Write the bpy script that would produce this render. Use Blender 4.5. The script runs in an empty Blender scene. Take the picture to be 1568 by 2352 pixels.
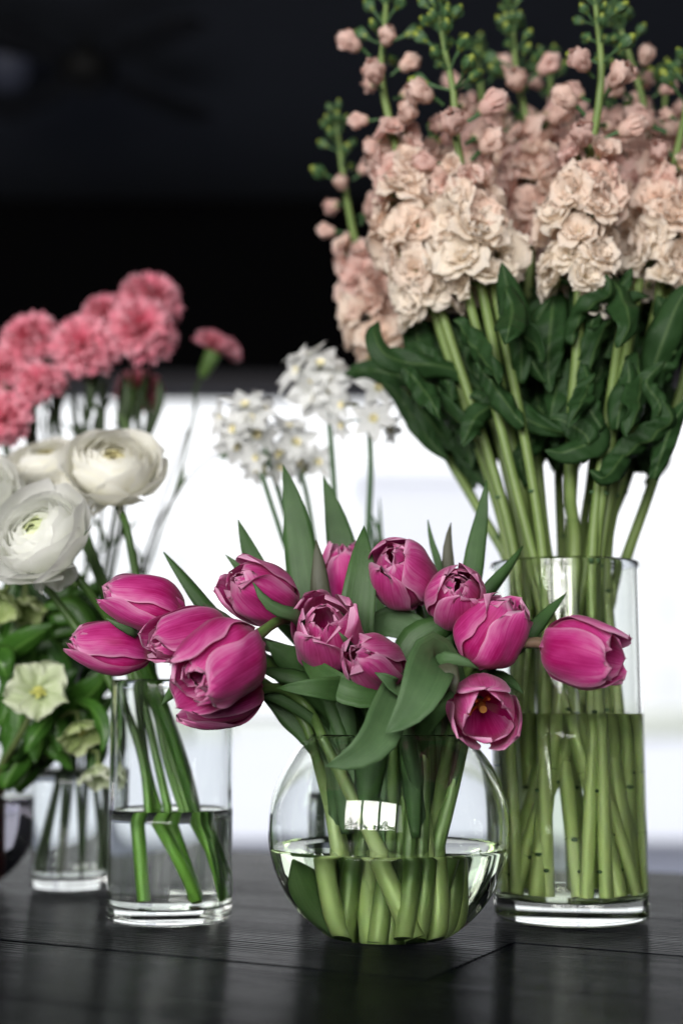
import bpy, math, random
import numpy as np
from mathutils import Vector, Matrix

random.seed(7)
rng = np.random.default_rng(7)
PI = math.pi
S = bpy.context.scene
COL = S.collection

# ------------------------------------------------------------------ camera
FPX = 3267.0                     # focal length in pixels of a 1568 x 2352 picture
PITCH = math.atan(442 / FPX)
CAM_H = 0.1515                   # eye height above the table top (table top is z = 0)
cam_d = bpy.data.cameras.new('camera')
cam = bpy.data.objects.new('camera', cam_d)
COL.objects.link(cam)
cam.location = (0, 0, CAM_H)
cam.rotation_euler = (PI / 2 + PITCH, 0, 0)
cam_d.sensor_fit = 'VERTICAL'
cam_d.sensor_height = 36
cam_d.sensor_width = 24
cam_d.lens = FPX / 2352 * 36
cam_d.clip_start = 0.02
cam_d.clip_end = 400
cam_d.dof.use_dof = True
cam_d.dof.focus_distance = 0.915
cam_d.dof.aperture_fstop = 2.6
cam_d.dof.aperture_blades = 9
S.camera = cam

# ------------------------------------------------------------------ world, light, exposure
w = bpy.data.worlds.new('World')
S.world = w
w.use_nodes = True
bg = w.node_tree.nodes['Background']
bg.inputs['Color'].default_value = (0.955, 0.975, 1.0, 1)
bg.inputs['Strength'].default_value = 1.5
S.view_settings.view_transform = 'Standard'
S.view_settings.look = 'None'
S.view_settings.exposure = 0.0
S.view_settings.gamma = 1.0
c = S.cycles
c.max_bounces = 24
c.transmission_bounces = 22
c.transparent_max_bounces = 24
c.glossy_bounces = 6
c.diffuse_bounces = 4
c.caustics_reflective = False
c.caustics_refractive = True
c.blur_glossy = 0.3
c.sample_clamp_indirect = 40.0
c.use_denoising = True
c.use_adaptive_sampling = True
c.adaptive_threshold = 0.02

lamp_d = bpy.data.lights.new('window_light', 'AREA')
lamp_d.shape = 'RECTANGLE'
lamp_d.size = 3.2
lamp_d.size_y = 1.7
lamp_d.energy = 240
lamp_d.color = (1.0, 0.975, 0.94)
lamp = bpy.data.objects.new('window_light', lamp_d)
COL.objects.link(lamp)
lamp.location = (-1.1, -2.3, 1.02)
lamp.rotation_euler = (Vector((0.1, 0.95, 0.15)) - Vector(lamp.location)).to_track_quat('-Z', 'Y').to_euler()

# ------------------------------------------------------------------ helpers
CT, ST = math.cos(PITCH), math.sin(PITCH)

def W(px, py, d):
    """point in the room at ground distance d seen in direction px, py"""
    x = (px - 784) / FPX
    y = -(py - 1176) / FPX
    v = np.array([x, CT - y * ST, ST + y * CT])
    return np.array([0, 0, CAM_H]) + v * (d / v[1])

def nrm(v):
    v = np.asarray(v, float)
    return v / (np.linalg.norm(v, axis=-1, keepdims=True) + 1e-12)

def spline(pts, n):
    """Catmull-Rom resampling of points (any dimension)"""
    P = np.array(pts, float)
    if len(P) < 3:
        t = np.linspace(0, 1, n)[:, None]
        return P[0] * (1 - t) + P[-1] * t
    Q = np.vstack([2 * P[0] - P[1], P, 2 * P[-1] - P[-2]])
    L = np.concatenate([[0], np.cumsum(np.linalg.norm(np.diff(P[:, :3], axis=0), axis=1))])
    out = []
    for s in np.linspace(0, L[-1], n):
        i = min(max(np.searchsorted(L, s, side='right') - 1, 0), len(P) - 2)
        t = (s - L[i]) / (L[i + 1] - L[i] + 1e-12)
        p0, p1, p2, p3 = Q[i], Q[i + 1], Q[i + 2], Q[i + 3]
        out.append(0.5 * (2 * p1 + (p2 - p0) * t + (2 * p0 - 5 * p1 + 4 * p2 - p3) * t * t + (3 * p1 - p0 - 3 * p2 + p3) * t ** 3))
    return np.array(out)

class MB:
    """collects grids of points into one mesh; several material slots"""
    def __init__(self):
        self.v, self.f, self.uv, self.mi, self.n = [], [], [], [], 0
    def grid(self, P, closed=False, mi=0, uv=None):
        """P[n, m, 3]; uv: u across (m), v along (n)"""
        n, m = P.shape[:2]
        self.v.append(P.reshape(-1, 3))
        U = np.linspace(0, 1, m + (1 if closed else 0))
        V = np.linspace(0, 1, n)
        mm = m if closed else m - 1
        for i in range(n - 1):
            for j in range(mm):
                k = (j + 1) % m
                a = self.n + i * m
                b = a + m
                self.f.append((a + j, a + k, b + k, b + j))
                self.uv += [(U[j], V[i]), (U[j + 1], V[i]), (U[j + 1], V[i + 1]), (U[j], V[i + 1])]
                self.mi.append(mi)
        self.n += n * m
        return self
    def fan(self, ring, centre, mi=0, flip=False):
        m = len(ring)
        self.v.append(np.vstack([ring, [centre]]))
        for j in range(m):
            k = (j + 1) % m
            t = (self.n + j, self.n + k, self.n + m)
            self.f.append(t[::-1] if flip else t)
            self.uv += [(0.5, 0), (0.5, 0), (0.5, 0)]
            self.mi.append(mi)
        self.n += m + 1
        return self
    def raw(self, V, F, mi=0):
        V = np.asarray(V, float)
        self.v.append(V)
        for f in F:
            self.f.append(tuple(int(i) + self.n for i in f))
            self.uv += [(0.5, 0.5)] * len(f)
            self.mi.append(mi)
        self.n += len(V)
        return self
    def box(self, c, s, mi=0, R=None):
        c = np.array(c, float); h = np.array(s, float) / 2
        V = np.array([[x, y, z] for x in (-1, 1) for y in (-1, 1) for z in (-1, 1)]) * h
        if R is not None:
            V = V @ np.array(R).T
        F = [(0, 1, 3, 2), (4, 6, 7, 5), (0, 4, 5, 1), (2, 3, 7, 6), (0, 2, 6, 4), (1, 5, 7, 3)]
        return self.raw(V + c, F, mi)
    def tube(self, pts, rad, seg=10, mi=0, caps=True, lobes=0.0):
        P = np.asarray(pts, float)
        n = len(P)
        rad = np.broadcast_to(np.asarray(rad, float), (n,))
        T = nrm(np.gradient(P, axis=0))
        a = np.array([0.0, -1, 0.2])
        N = nrm(a - T * (T @ a)[:, None])
        B = np.cross(T, N)
        an = np.linspace(0, 2 * PI, seg, endpoint=False)
        G = P[:, None] + rad[:, None, None] * (np.cos(an)[None, :, None] * N[:, None] + np.sin(an)[None, :, None] * B[:, None]) * (1 + lobes * np.sin(3 * an))[None, :, None]
        self.grid(G, closed=True, mi=mi)
        if caps:
            self.fan(G[0], P[0], mi, flip=True)
            self.fan(G[-1], P[-1], mi)
        return self
    def ball(self, c, r, seg=8, rings=6, axis=(0, 0, 1), mi=0, t0=0.0, t1=PI):
        ax = nrm(axis); a = np.array([0.0, -1, 0.2]) if abs(ax[1]) < .9 else np.array([1.0, 0, 0])
        N = nrm(a - ax * (ax @ a)); B = np.cross(ax, N)
        r = np.broadcast_to(np.asarray(r, float), (3,))
        th = np.linspace(t0, t1, rings + 1)
        an = np.linspace(0, 2 * PI, seg, endpoint=False)
        G = np.array(c) - np.cos(th)[:, None, None] * ax * r[2] + (np.sin(th)[:, None] * r[0])[:, :, None] * (np.cos(an)[None, :, None] * N + np.sin(an)[None, :, None] * B)
        return self.grid(G, closed=True, mi=mi)
    def mesh(self, name, mats, smooth=True, origin=(0, 0, 0)):
        V = np.vstack(self.v) - np.array(origin, float)
        me = bpy.data.meshes.new(name)
        me.from_pydata(V.tolist(), [], self.f)
        uvl = me.uv_layers.new(name='UVMap')
        uvl.data.foreach_set('uv', np.array(self.uv, dtype=np.float32).ravel())
        for m in (mats if isinstance(mats, (list, tuple)) else [mats]):
            me.materials.append(m)
        me.polygons.foreach_set('material_index', self.mi)
        me.polygons.foreach_set('use_smooth', [smooth] * len(self.f))
        me.update()
        return me

def link(name, me, parent=None, loc=None, kind=None, label=None):
    o = bpy.data.objects.new(name, me)
    COL.objects.link(o)
    if parent is not None:
        o.parent = parent
    if loc is not None:
        o.location = loc
    if kind:
        o['kind'] = kind
    if label:
        o['label'] = label
    return o

def thing(name, label, cat, loc, group=None):
    o = bpy.data.objects.new(name, None)
    COL.objects.link(o)
    o.location = [float(x) for x in loc]
    o.empty_display_size = 0.02
    o['label'] = label
    o['category'] = cat
    if group:
        o['group'] = group
    return o

def tag(o, label, cat, group=None):
    o['label'] = label
    o['category'] = cat
    if group:
        o['group'] = group
    return o

def part(name, mb, mats, parent, smooth=True, label=None, kind=None):
    """mb is in room coordinates; the parent's base is subtracted"""
    return link(name, mb.mesh(name, mats, smooth, parent.location), parent, label=label, kind=kind)

def basis(axis, spin=0.0):
    ax = nrm(axis)
    a = np.array([0.0, 0, 1]) if abs(ax[2]) < 0.9 else np.array([0.0, 1, 0])
    x = nrm(np.cross(a, ax)); y = np.cross(ax, x)
    c_, s_ = math.cos(spin), math.sin(spin)
    return np.array([x * c_ + y * s_, -x * s_ + y * c_, ax]).T      # columns x, y, axis

def place(o, loc, R, s=1.0):
    M = np.eye(4); M[:3, :3] = R * s; M[:3, 3] = loc
    o.matrix_local = Matrix(M.tolist())

# ------------------------------------------------------------------ material helpers
class NT:
    def __init__(self, name):
        self.m = bpy.data.materials.new(name)
        self.m.use_nodes = True
        self.t = self.m.node_tree
        self.p = self.t.nodes['Principled BSDF']
        self.out = self.t.nodes['Material Output']
    def node(self, typ, **kw):
        n = self.t.nodes.new(typ)
        for k, v in kw.items():
            setattr(n, k, v)
        return n
    def lk(self, a, b):
        self.t.links.new(a, b)
    def math(self, op, a, b=None, clamp=False):
        n = self.node('ShaderNodeMath', operation=op, use_clamp=clamp)
        for i, x in enumerate((a, b)):
            if x is None: continue
            if isinstance(x, (int, float)): n.inputs[i].default_value = x
            else: self.lk(x, n.inputs[i])
        return n.outputs[0]
    def mix(self, fac, a, b, blend='MIX'):
        n = self.node('ShaderNodeMix', data_type='RGBA', blend_type=blend)
        for sock, x in ((n.inputs['Factor'], fac), (n.inputs[6], a), (n.inputs[7], b)):
            if isinstance(x, (int, float)): sock.default_value = x
            elif isinstance(x, tuple): sock.default_value = (*x, 1)
            else: self.lk(x, sock)
        return n.outputs[2]
    def ramp(self, fac, stops):
        n = self.node('ShaderNodeValToRGB')
        e = n.color_ramp.elements
        while len(e) < len(stops): e.new(0.5)
        for i, (p, c_) in enumerate(stops):
            e[i].position = p
            e[i].color = (*c_, 1) if isinstance(c_, tuple) else (c_, c_, c_, 1)
        self.lk(fac, n.inputs[0])
        return n.outputs['Color']
    def coords(self, kind='UV', scale=(1, 1, 1), rot=(0, 0, 0)):
        tc = self.node('ShaderNodeTexCoord')
        mp = self.node('ShaderNodeMapping')
        mp.inputs['Scale'].default_value = scale
        mp.inputs['Rotation'].default_value = rot
        self.lk(tc.outputs[kind], mp.inputs[0])
        return mp.outputs[0]
    def noise(self, vec, scale=5.0, detail=4.0, rough=0.55, dist=0.0):
        n = self.node('ShaderNodeTexNoise')
        self.lk(vec, n.inputs['Vector'])
        n.inputs['Scale'].default_value = scale
        n.inputs['Detail'].default_value = detail
        n.inputs['Roughness'].default_value = rough
        n.inputs['Distortion'].default_value = dist
        return n.outputs['Fac']
    def bump(self, h, strength=0.3, dist=0.001):
        b = self.node('ShaderNodeBump')
        b.inputs['Strength'].default_value = strength
        b.inputs['Distance'].default_value = dist
        self.lk(h, b.inputs['Height'])
        return b.outputs[0]
    def uv(self):
        tc = self.node('ShaderNodeTexCoord')
        sp = self.node('ShaderNodeSeparateXYZ')
        self.lk(tc.outputs['UV'], sp.inputs[0])
        return sp.outputs[0], sp.outputs[1]
    def base(self, col, rough=0.5, spec=0.5, normal=None):
        if isinstance(col, tuple): self.p.inputs['Base Color'].default_value = (*col, 1)
        else: self.lk(col, self.p.inputs['Base Color'])
        if isinstance(rough, (int, float)): self.p.inputs['Roughness'].default_value = rough
        else: self.lk(rough, self.p.inputs['Roughness'])
        self.p.inputs['Specular IOR Level'].default_value = spec
        if normal is not None: self.lk(normal, self.p.inputs['Normal'])
    def translucent(self, col, fac):
        tr = self.node('ShaderNodeBsdfTranslucent')
        if isinstance(col, tuple): tr.inputs[0].default_value = (*col, 1)
        else: self.lk(col, tr.inputs[0])
        mx = self.node('ShaderNodeMixShader')
        mx.inputs[0].default_value = fac
        self.lk(self.p.outputs[0], mx.inputs[1])
        self.lk(tr.outputs[0], mx.inputs[2])
        self.lk(mx.outputs[0], self.out.inputs[0])

def plain(name, col, rough=0.6, spec=0.4, metal=0.0, var=0.15, scale=6.0):
    n = NT(name)
    f = n.noise(n.coords('Object'), scale, 5)
    dark = tuple(x * (1 - var) for x in col)
    lite = tuple(min(1, x * (1 + var)) for x in col)
    n.base(n.mix(f, dark, lite), rough, spec)
    n.p.inputs['Metallic'].default_value = metal
    return n.m

def petal_mat(name, deep, mid, rim, base=None, transl=0.3, veins=1.0, rough=0.42, edge_pow=2.2, spec=0.35, line=None):
    """petal: deep colour along its middle, paler towards its margin, fine veins running lengthwise"""
    n = NT(name)
    u, v = n.uv()
    e = n.math('MULTIPLY', n.math('ABSOLUTE', n.math('SUBTRACT', u, 0.5)), 2.0)
    vec = n.coords('UV', (38, 1.3, 1))
    st = n.noise(vec, 1.0, 4, 0.6, 0.3)
    big = n.noise(n.coords('UV', (3, 2, 1)), 1.5, 2)
    ee = n.math('POWER', n.math('MAXIMUM', e, 0.0), edge_pow)
    tt = n.math('POWER', v, 2.4)
    f = n.math('ADD', n.math('MULTIPLY', ee, 0.62), n.math('MULTIPLY', tt, 0.5))
    f = n.math('ADD', f, n.math('MULTIPLY', n.math('SUBTRACT', st, 0.5), 0.9 * veins))
    f = n.math('ADD', f, n.math('MULTIPLY', n.math('SUBTRACT', big, 0.5), 0.9), clamp=True)
    col = n.ramp(f, [(0.0, deep), (0.42, mid), (1.0, rim)])
    if line is not None:
        le = n.math('MULTIPLY', n.math('SUBTRACT', e, 0.93), 12.0, clamp=True)
        lt_ = n.math('MULTIPLY', n.math('SUBTRACT', v, 0.95), 18.0, clamp=True)
        col = n.mix(n.math('MULTIPLY', n.math('MAXIMUM', n.math('MULTIPLY', le, v), lt_), 0.5), col, line)
    if base is not None:
        bf = n.math('SUBTRACT', 1.0, n.math('MULTIPLY', v, 7.0), clamp=True)
        col = n.mix(bf, col, base)
    oi = n.node('ShaderNodeObjectInfo')
    if line is not None:
        col = n.mix(n.math('MULTIPLY', oi.outputs['Random'], 0.30), col, deep)
    cr = n.noise(n.coords('UV', (7, 2.2, 1)), 1.0, 3, 0.6, 0.8)
    hh = n.math('ADD', n.math('MULTIPLY', st, 0.35), n.math('MULTIPLY', cr, 1.2))
    n.base(col, rough, spec, n.bump(hh, 0.35 * veins, 0.0010))
    n.p.inputs['Sheen Weight'].default_value = 0.15
    n.translucent(col, transl)
    return n.m

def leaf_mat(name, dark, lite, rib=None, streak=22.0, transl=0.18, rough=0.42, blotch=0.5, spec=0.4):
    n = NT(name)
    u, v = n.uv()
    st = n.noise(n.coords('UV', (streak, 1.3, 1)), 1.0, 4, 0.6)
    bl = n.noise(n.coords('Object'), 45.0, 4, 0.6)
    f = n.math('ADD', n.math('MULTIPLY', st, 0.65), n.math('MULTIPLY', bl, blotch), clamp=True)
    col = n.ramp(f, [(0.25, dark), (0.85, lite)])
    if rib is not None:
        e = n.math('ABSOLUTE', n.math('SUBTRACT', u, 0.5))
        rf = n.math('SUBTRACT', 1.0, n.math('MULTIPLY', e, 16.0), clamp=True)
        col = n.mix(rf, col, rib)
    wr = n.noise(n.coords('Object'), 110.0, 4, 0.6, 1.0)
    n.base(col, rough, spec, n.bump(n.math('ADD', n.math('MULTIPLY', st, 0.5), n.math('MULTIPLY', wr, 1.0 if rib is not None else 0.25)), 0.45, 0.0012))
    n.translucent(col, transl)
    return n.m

def stem_mat(name, dark, lite, rough=0.45, transl=0.0, streak=9.0, foot=None, fstart=0.72):
    n = NT(name)
    st = n.noise(n.coords('UV', (streak, 3, 1)), 1.0, 3)
    bl = n.noise(n.coords('Object'), 30.0, 3)
    f = n.math('ADD', n.math('MULTIPLY', st, 0.5), n.math('MULTIPLY', bl, 0.5))
    col = n.ramp(f, [(0.3, dark), (0.7, lite)])
    if foot is not None:      # stems bleach towards their cut end; some paled further for dim water
        u, v = n.uv()
        ft = n.math('MULTIPLY', n.math('SUBTRACT', v, fstart), 4.0, clamp=True)
        col = n.mix(ft, col, foot)
    n.base(col, rough, 0.4)
    n.p.inputs['Subsurface Weight'].default_value = 0.12
    n.p.inputs['Subsurface Radius'].default_value = (0.003, 0.004, 0.001)
    n.p.inputs['Subsurface Scale'].default_value = 1.0
    return n.m

def wob(seed, n=4):
    """smooth random function of two variables"""
    r = np.random.default_rng(seed)
    k = r.uniform(0.6, 2.6, (n, 2)); ph = r.uniform(0, 2 * PI, n); a = r.uniform(0.4, 1, n) / n * 1.6
    def f(x, y):
        s = 0
        for i in range(n):
            s = s + a[i] * np.sin(k[i, 0] * x + k[i, 1] * y + ph[i])
        return s
    return f
# ------------------------------------------------------------------ setting
FLOOR = -0.76
def slab(name, c, s, mat, kind='structure', R=None):
    return link(name, MB().box((0, 0, 0), s, 0, R).mesh(name, mat, False), loc=c, kind=kind)

m_floor = plain('dark_concrete', (0.09, 0.09, 0.095), 0.5, 0.4, var=0.3, scale=2)
m_paving = plain('pale_paving', (0.66, 0.67, 0.74), 0.9, 0.2, var=0.05, scale=0.6)
m_plaza = plain('pale_plaza', (0.68, 0.70, 0.66), 0.9, 0.2, var=0.05, scale=0.5)
m_road = plain('blue_grey_asphalt', (0.17, 0.18, 0.23), 0.85, 0.2, var=0.2, scale=3)
m_kerb = plain('kerb_stone', (0.30, 0.31, 0.36), 0.85, 0.2, var=0.1)
m_ceil = plain('dark_ceiling_paint', (0.045, 0.050, 0.062), 0.85, 0.2, var=0.12, scale=1.2)
m_black = plain('black_wall_paint', (0.0025, 0.0025, 0.003), 0.95, 0.05, var=0.1)
m_side = plain('dark_wall_plaster', (0.10, 0.10, 0.105), 0.8, 0.2, var=0.2, scale=2)
m_metal = plain('grey_painted_metal', (0.05, 0.048, 0.058), 0.7, 0.4, var=0.1)

slab('floor', (0, 1.0, FLOOR - 0.05), (7.2, 8.0, 0.1), m_floor)
slab('ground', (0, 100, FLOOR - 0.16), (260, 230, 0.1), m_road)
slab('road', (0, 7.2, FLOOR - 0.09), (120, 4.4, 0.04), m_road)
slab('kerb', (0, 9.48, FLOOR - 0.04), (120, 0.16, 0.14), m_kerb)
slab('pavement', (0, 24.56, FLOOR - 0.06), (120, 30, 0.10), m_paving)
slab('plaza', (0, 70, FLOOR - 0.06), (160, 60.8, 0.09), m_plaza)
CEIL = 1.98
slab('ceiling', (0, 1.0, CEIL + 0.05), (7.2, 8.2, 0.1), m_ceil)
slab('wall', (-3.55, 1.0, (CEIL + FLOOR) / 2), (0.1, 8.0, CEIL - FLOOR), m_side)
slab('wall', (3.55, 1.0, (CEIL + FLOOR) / 2), (0.1, 8.0, CEIL - FLOOR), m_side)
# rear wall with the window behind the camera
wx0, wx1, wz0, wz1 = -2.9, 0.8, 0.1, 1.9
mb = MB()
mb.box(((-3.6 + wx0) / 2, -3.0, (CEIL + FLOOR) / 2), (wx0 + 3.6, 0.1, CEIL - FLOOR))
mb.box(((wx1 + 3.6) / 2, -3.0, (CEIL + FLOOR) / 2), (3.6 - wx1, 0.1, CEIL - FLOOR))
mb.box(((wx0 + wx1) / 2, -3.0, (FLOOR + wz0) / 2), (wx1 - wx0, 0.1, wz0 - FLOOR))
mb.box(((wx0 + wx1) / 2, -3.0, (CEIL + wz1) / 2), (wx1 - wx0, 0.1, CEIL - wz1))
link('wall', mb.mesh('rear_wall', m_side, False), kind='structure')
# header over the open front, 1.26 to ceiling, and its steel lintel
HZ = 1.255
slab('wall', (0, 5.05, (HZ + 0.072 + CEIL) / 2), (7.2, 0.12, CEIL - HZ - 0.072), m_black)
lt = slab('lintel', (0, 5.06, HZ + 0.035), (7.2, 0.16, 0.070), m_metal, kind=None)
tag(lt, 'grey steel lintel across the bright opening under the black wall', 'lintel')

# window frame behind the camera: it shows in the glass as a reflection
wf = thing('window', 'white framed window behind the camera mirrored in the glass', 'window', (-1.3, -2.2, 0.5))
Rz = np.array(lamp.matrix_world.to_3x3()) if False else np.array(lamp.rotation_euler.to_matrix())
lc = np.array(lamp.location)
m_frame = plain('dark_window_frame', (0.05, 0.05, 0.055), 0.5, 0.4)
def lampbox(mbx, cx, cy, sx, sy):
    mbx.box(lc + Rz @ np.array([cx, cy, -0.03]), (sx, sy, 0.04), 0, Rz)
for (cx, cy, sx, sy) in ((0, 0.88, 3.3, 0.1), (0, -0.88, 3.3, 0.1), (-1.6, 0, 0.1, 1.66), (1.6, 0, 0.1, 1.66)):
    b = MB(); lampbox(b, cx, cy, sx, sy)
    part('frame', b, m_frame, wf, False)
for (cx, cy, sx, sy) in ((-0.5, 0, 0.13, 1.66), (0.52, 0, 0.13, 1.66)):
    b = MB(); lampbox(b, cx, cy, sx, sy)
    part('glazing_bar', b, m_frame, wf, False)

# shrubs growing outside that window, seen only as the ragged dark foot of its reflection
m_bush = plain('shrub_leaf', (0.035, 0.085, 0.02), 0.6, 0.3, var=0.4)
r = np.random.default_rng(12)
for bi, (b0, b1, hh, lb) in enumerate(((-1.5, -.1, .62, 'larger green shrub mirrored at the left of the fishbowl reflection'), (.2, 1.5, .42, 'lower green shrub mirrored at the right of the fishbowl reflection'))):
    cb = lc + Rz @ np.array([(b0 + b1) / 2, -.8, -.12])
    bush = thing('shrub', lb, 'shrub', (cb[0], cb[1], FLOOR))
    V, F = [], []
    for k in range(520):
        x = r.uniform(b0, b1); top = hh * (.55 + .45 * math.sin((x - b0) / (b1 - b0) * PI)) * (1 + .35 * math.sin(x * 9))
        y = -.85 + r.uniform(0, 1) ** .8 * top
        c0 = np.array([x, y, -.12 + r.normal(0, .03)]); a = nrm(r.normal(0, 1, 3)) * .045; b_ = nrm(np.cross(a, r.normal(0, 1, 3))) * .022
        q = len(V)
        for d_ in (-a, b_, a, -b_): V.append(lc + Rz @ (c0 + d_))
        F.append((q, q + 1, q + 2, q + 3))
    part('foliage', MB().raw(V, F), m_bush, bush, False, kind='stuff')
    part('trunk', MB().tube([(cb[0], cb[1], FLOOR), (cb[0] + .03, cb[1], cb[2])], [.03, .015], 8), m_bush, bush)

# ceiling fan, far out of focus
m_fan = plain('black_fan_metal', (0.004, 0.004, 0.004), 0.6, 0.2)
fc = W(200, 165, 3.75)
fan = thing('ceiling_fan', 'black ceiling fan with four blades under the dark ceiling', 'ceiling fan', (fc[0], fc[1], CEIL))
part('rod', MB().tube([(fc[0], fc[1], CEIL), (fc[0], fc[1], fc[2])], 0.015), m_fan, fan)
part('hub', MB().ball(fc, (0.085, 0.085, 0.06), 20, 10), m_fan, fan)
for k in range(4):
    a = PI / 4 + k * PI / 2 + 0.06
    d_ = np.array([math.cos(a), math.sin(a), 0]); s_ = np.array([-d_[1], d_[0], 0.14])
    P = np.array([[fc + d_ * r + s_ * q * wd for q in (-1, 0, 1)] for r, wd in ((0.07, 0.02), (0.12, 0.03), (0.18, 0.055), (0.40, 0.06), (0.44, 0.045))])
    b = MB().grid(P)
    o = part('blade', b, m_fan, fan, False)
    md = o.modifiers.new('thickness', 'SOLIDIFY'); md.thickness = 0.008
m_globe = plain('frosted_glass_globe', (0.045, 0.05, 0.078), 0.6, 0.3)
gc = W(22, 130, 3.7)
gl = thing('pendant_lamp', 'unlit round frosted pendant lamp at the left edge beside the fan', 'lamp', (gc[0], gc[1], CEIL))
part('globe', MB().ball(gc, (0.075, 0.075, 0.10), 20, 12), m_globe, gl)
part('cord', MB().tube([(gc[0], gc[1], CEIL), (gc[0], gc[1], gc[2] + .08)], 0.006), m_fan, gl)

# pale buildings across the plaza (blown out and far out of focus)
m_bw = plain('pale_render', (0.95, 0.95, 0.96), 0.9, 0.2, var=0.03, scale=0.3)
m_bg = plain('lavender_render', (0.80, 0.80, 0.85), 0.9, 0.2, var=0.03, scale=0.3)
m_win = plain('pale_blind', (0.86, 0.86, 0.89), 0.6, 0.3, var=0.05)
m_hedge = plain('pale_hedge', (0.60, 0.62, 0.55), 0.9, 0.1, var=0.2, scale=2)
def building(cx, y, wd, ht, dp, mat, label):
    t = thing('building', label, 'building', (cx, y, FLOOR))
    part('wall', MB().box((cx, y + dp / 2, FLOOR + ht / 2), (wd, dp, ht)), mat, t, False)
    part('roof', MB().box((cx, y + dp / 2, FLOOR + ht + 0.15), (wd + 0.6, dp + 0.6, 0.296)), mat, t, False)
    nx = max(2, int(wd / 3)); nz = max(1, int(ht / 3.2))
    me = MB().box((0, 0, 0), (1.2, 0.12, 1.6)).mesh('window', m_win, False)
    for i in range(nx):
        for k in range(nz):
            link('window', me, t, (-(wd / 2) + (i + .5) * wd / nx, -0.04, 1.9 + k * 3.1))
building(3.4, 52, 5.5, 9.2, 8, m_bg, 'tall lavender building beyond the plaza behind the white narcissi')
building(-16, 60, 18, 7.5, 8, m_bw, 'pale low building beyond the plaza on the left')
building(17, 60, 16, 7.0, 8, m_bw, 'pale low building beyond the plaza on the right')
for i, (x, wd, lb) in enumerate(((-9, 12, 'clipped pale hedge across the plaza left of the fishbowl vase'), (12, 16, 'clipped pale hedge across the plaza at the right edge'))):
    r = np.random.default_rng(i)
    n_, m_ = 14, 40
    an = np.linspace(0, PI, n_)
    G = np.zeros((n_, m_, 3))
    for j, xx in enumerate(np.linspace(-wd / 2, wd / 2, m_)):
        G[:, j, 0] = x + xx
        G[:, j, 1] = 38 - 0.6 * np.cos(an) + r.normal(0, .05, n_)
        G[:, j, 2] = FLOOR + 0.75 * np.sin(an) ** 0.5 + r.normal(0, .03, n_)
    h = thing('hedge', lb, 'hedge', (x, 38, FLOOR))
    part('foliage', MB().grid(G), m_hedge, h)

# ------------------------------------------------------------------ table of black stained planks
TA = math.radians(-27)
TD = np.array([math.cos(TA), math.sin(TA), 0])        # along the planks
TN = np.array([-math.sin(TA), math.cos(TA), 0])       # across the planks
def wood():
    n = NT('black_stained_wood')
    oi = n.node('ShaderNodeObjectInfo')
    off = n.node('ShaderNodeVectorMath', operation='SCALE')
    off.inputs[0].default_value = (37.0, 11.0, 0.0)
    n.lk(oi.outputs['Random'], off.inputs['Scale'])
    def oc(scale):
        tc = n.node('ShaderNodeTexCoord')
        ad = n.node('ShaderNodeVectorMath', operation='ADD')
        n.lk(tc.outputs['Object'], ad.inputs[0]); n.lk(off.outputs[0], ad.inputs[1])
        mp = n.node('ShaderNodeMapping'); mp.inputs['Scale'].default_value = scale
        n.lk(ad.outputs[0], mp.inputs[0])
        return mp.outputs[0]
    g = oc((1.2, 46, 46))
    a = n.noise(g, 2.4, 6, 0.62, 0.6)
    fine = n.noise(oc((3.0, 190, 190)), 3.0, 3, 0.7)
    wv = n.node('ShaderNodeTexWave', wave_type='BANDS', bands_direction='Y', wave_profile='SIN')
    n.lk(oc((0.35, 40, 1)), wv.inputs['Vector'])
    wv.inputs['Scale'].default_value = 1.3
    wv.inputs['Distortion'].default_value = 5.0
    wv.inputs['Detail'].default_value = 3
    wv.inputs['Detail Scale'].default_value = 1.2
    blot = n.noise(oc((1, 4, 1)), 6.0, 4)
    h = n.math('ADD', n.math('MULTIPLY', a, 0.42), n.math('MULTIPLY', wv.outputs['Fac'], 0.30))
    msk = n.ramp(n.noise(oc((0.8, 14, 1)), 1.6, 3), [(0.40, 0.15), (0.62, 1.0)])
    h = n.math('ADD', h, n.math('MULTIPLY', n.math('MULTIPLY', fine, msk), 0.55))
    col = n.ramp(h, [(0.2, (0.0015, 0.0018, 0.0026)), (0.8, (0.0045, 0.0052, 0.0075))])
    ro = n.math('ADD', 0.07, n.math('MULTIPLY', blot, 0.18))
    ro = n.math('ADD', ro, n.math('MULTIPLY', n.math('SUBTRACT', 1.0, h), 0.12))
    n.base(col, ro, n.math('MULTIPLY', 0.035, n.math('ADD', blot, 0.1)) if False else 0.006, n.bump(h, 1.0, 0.0017))
    n.p.inputs['Specular Tint'].default_value = (0.80, 0.88, 1.0, 1)
    return n.m
m_wood = wood()
O = np.array([0.0425, 0.8207, 0.0])                  # a point on the seam seen at the right
table = thing('table', 'black stained plank table carrying all the vases', 'table', (0, 0.95, FLOOR))
PWD = 0.142
r = np.random.default_rng(5)
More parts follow.
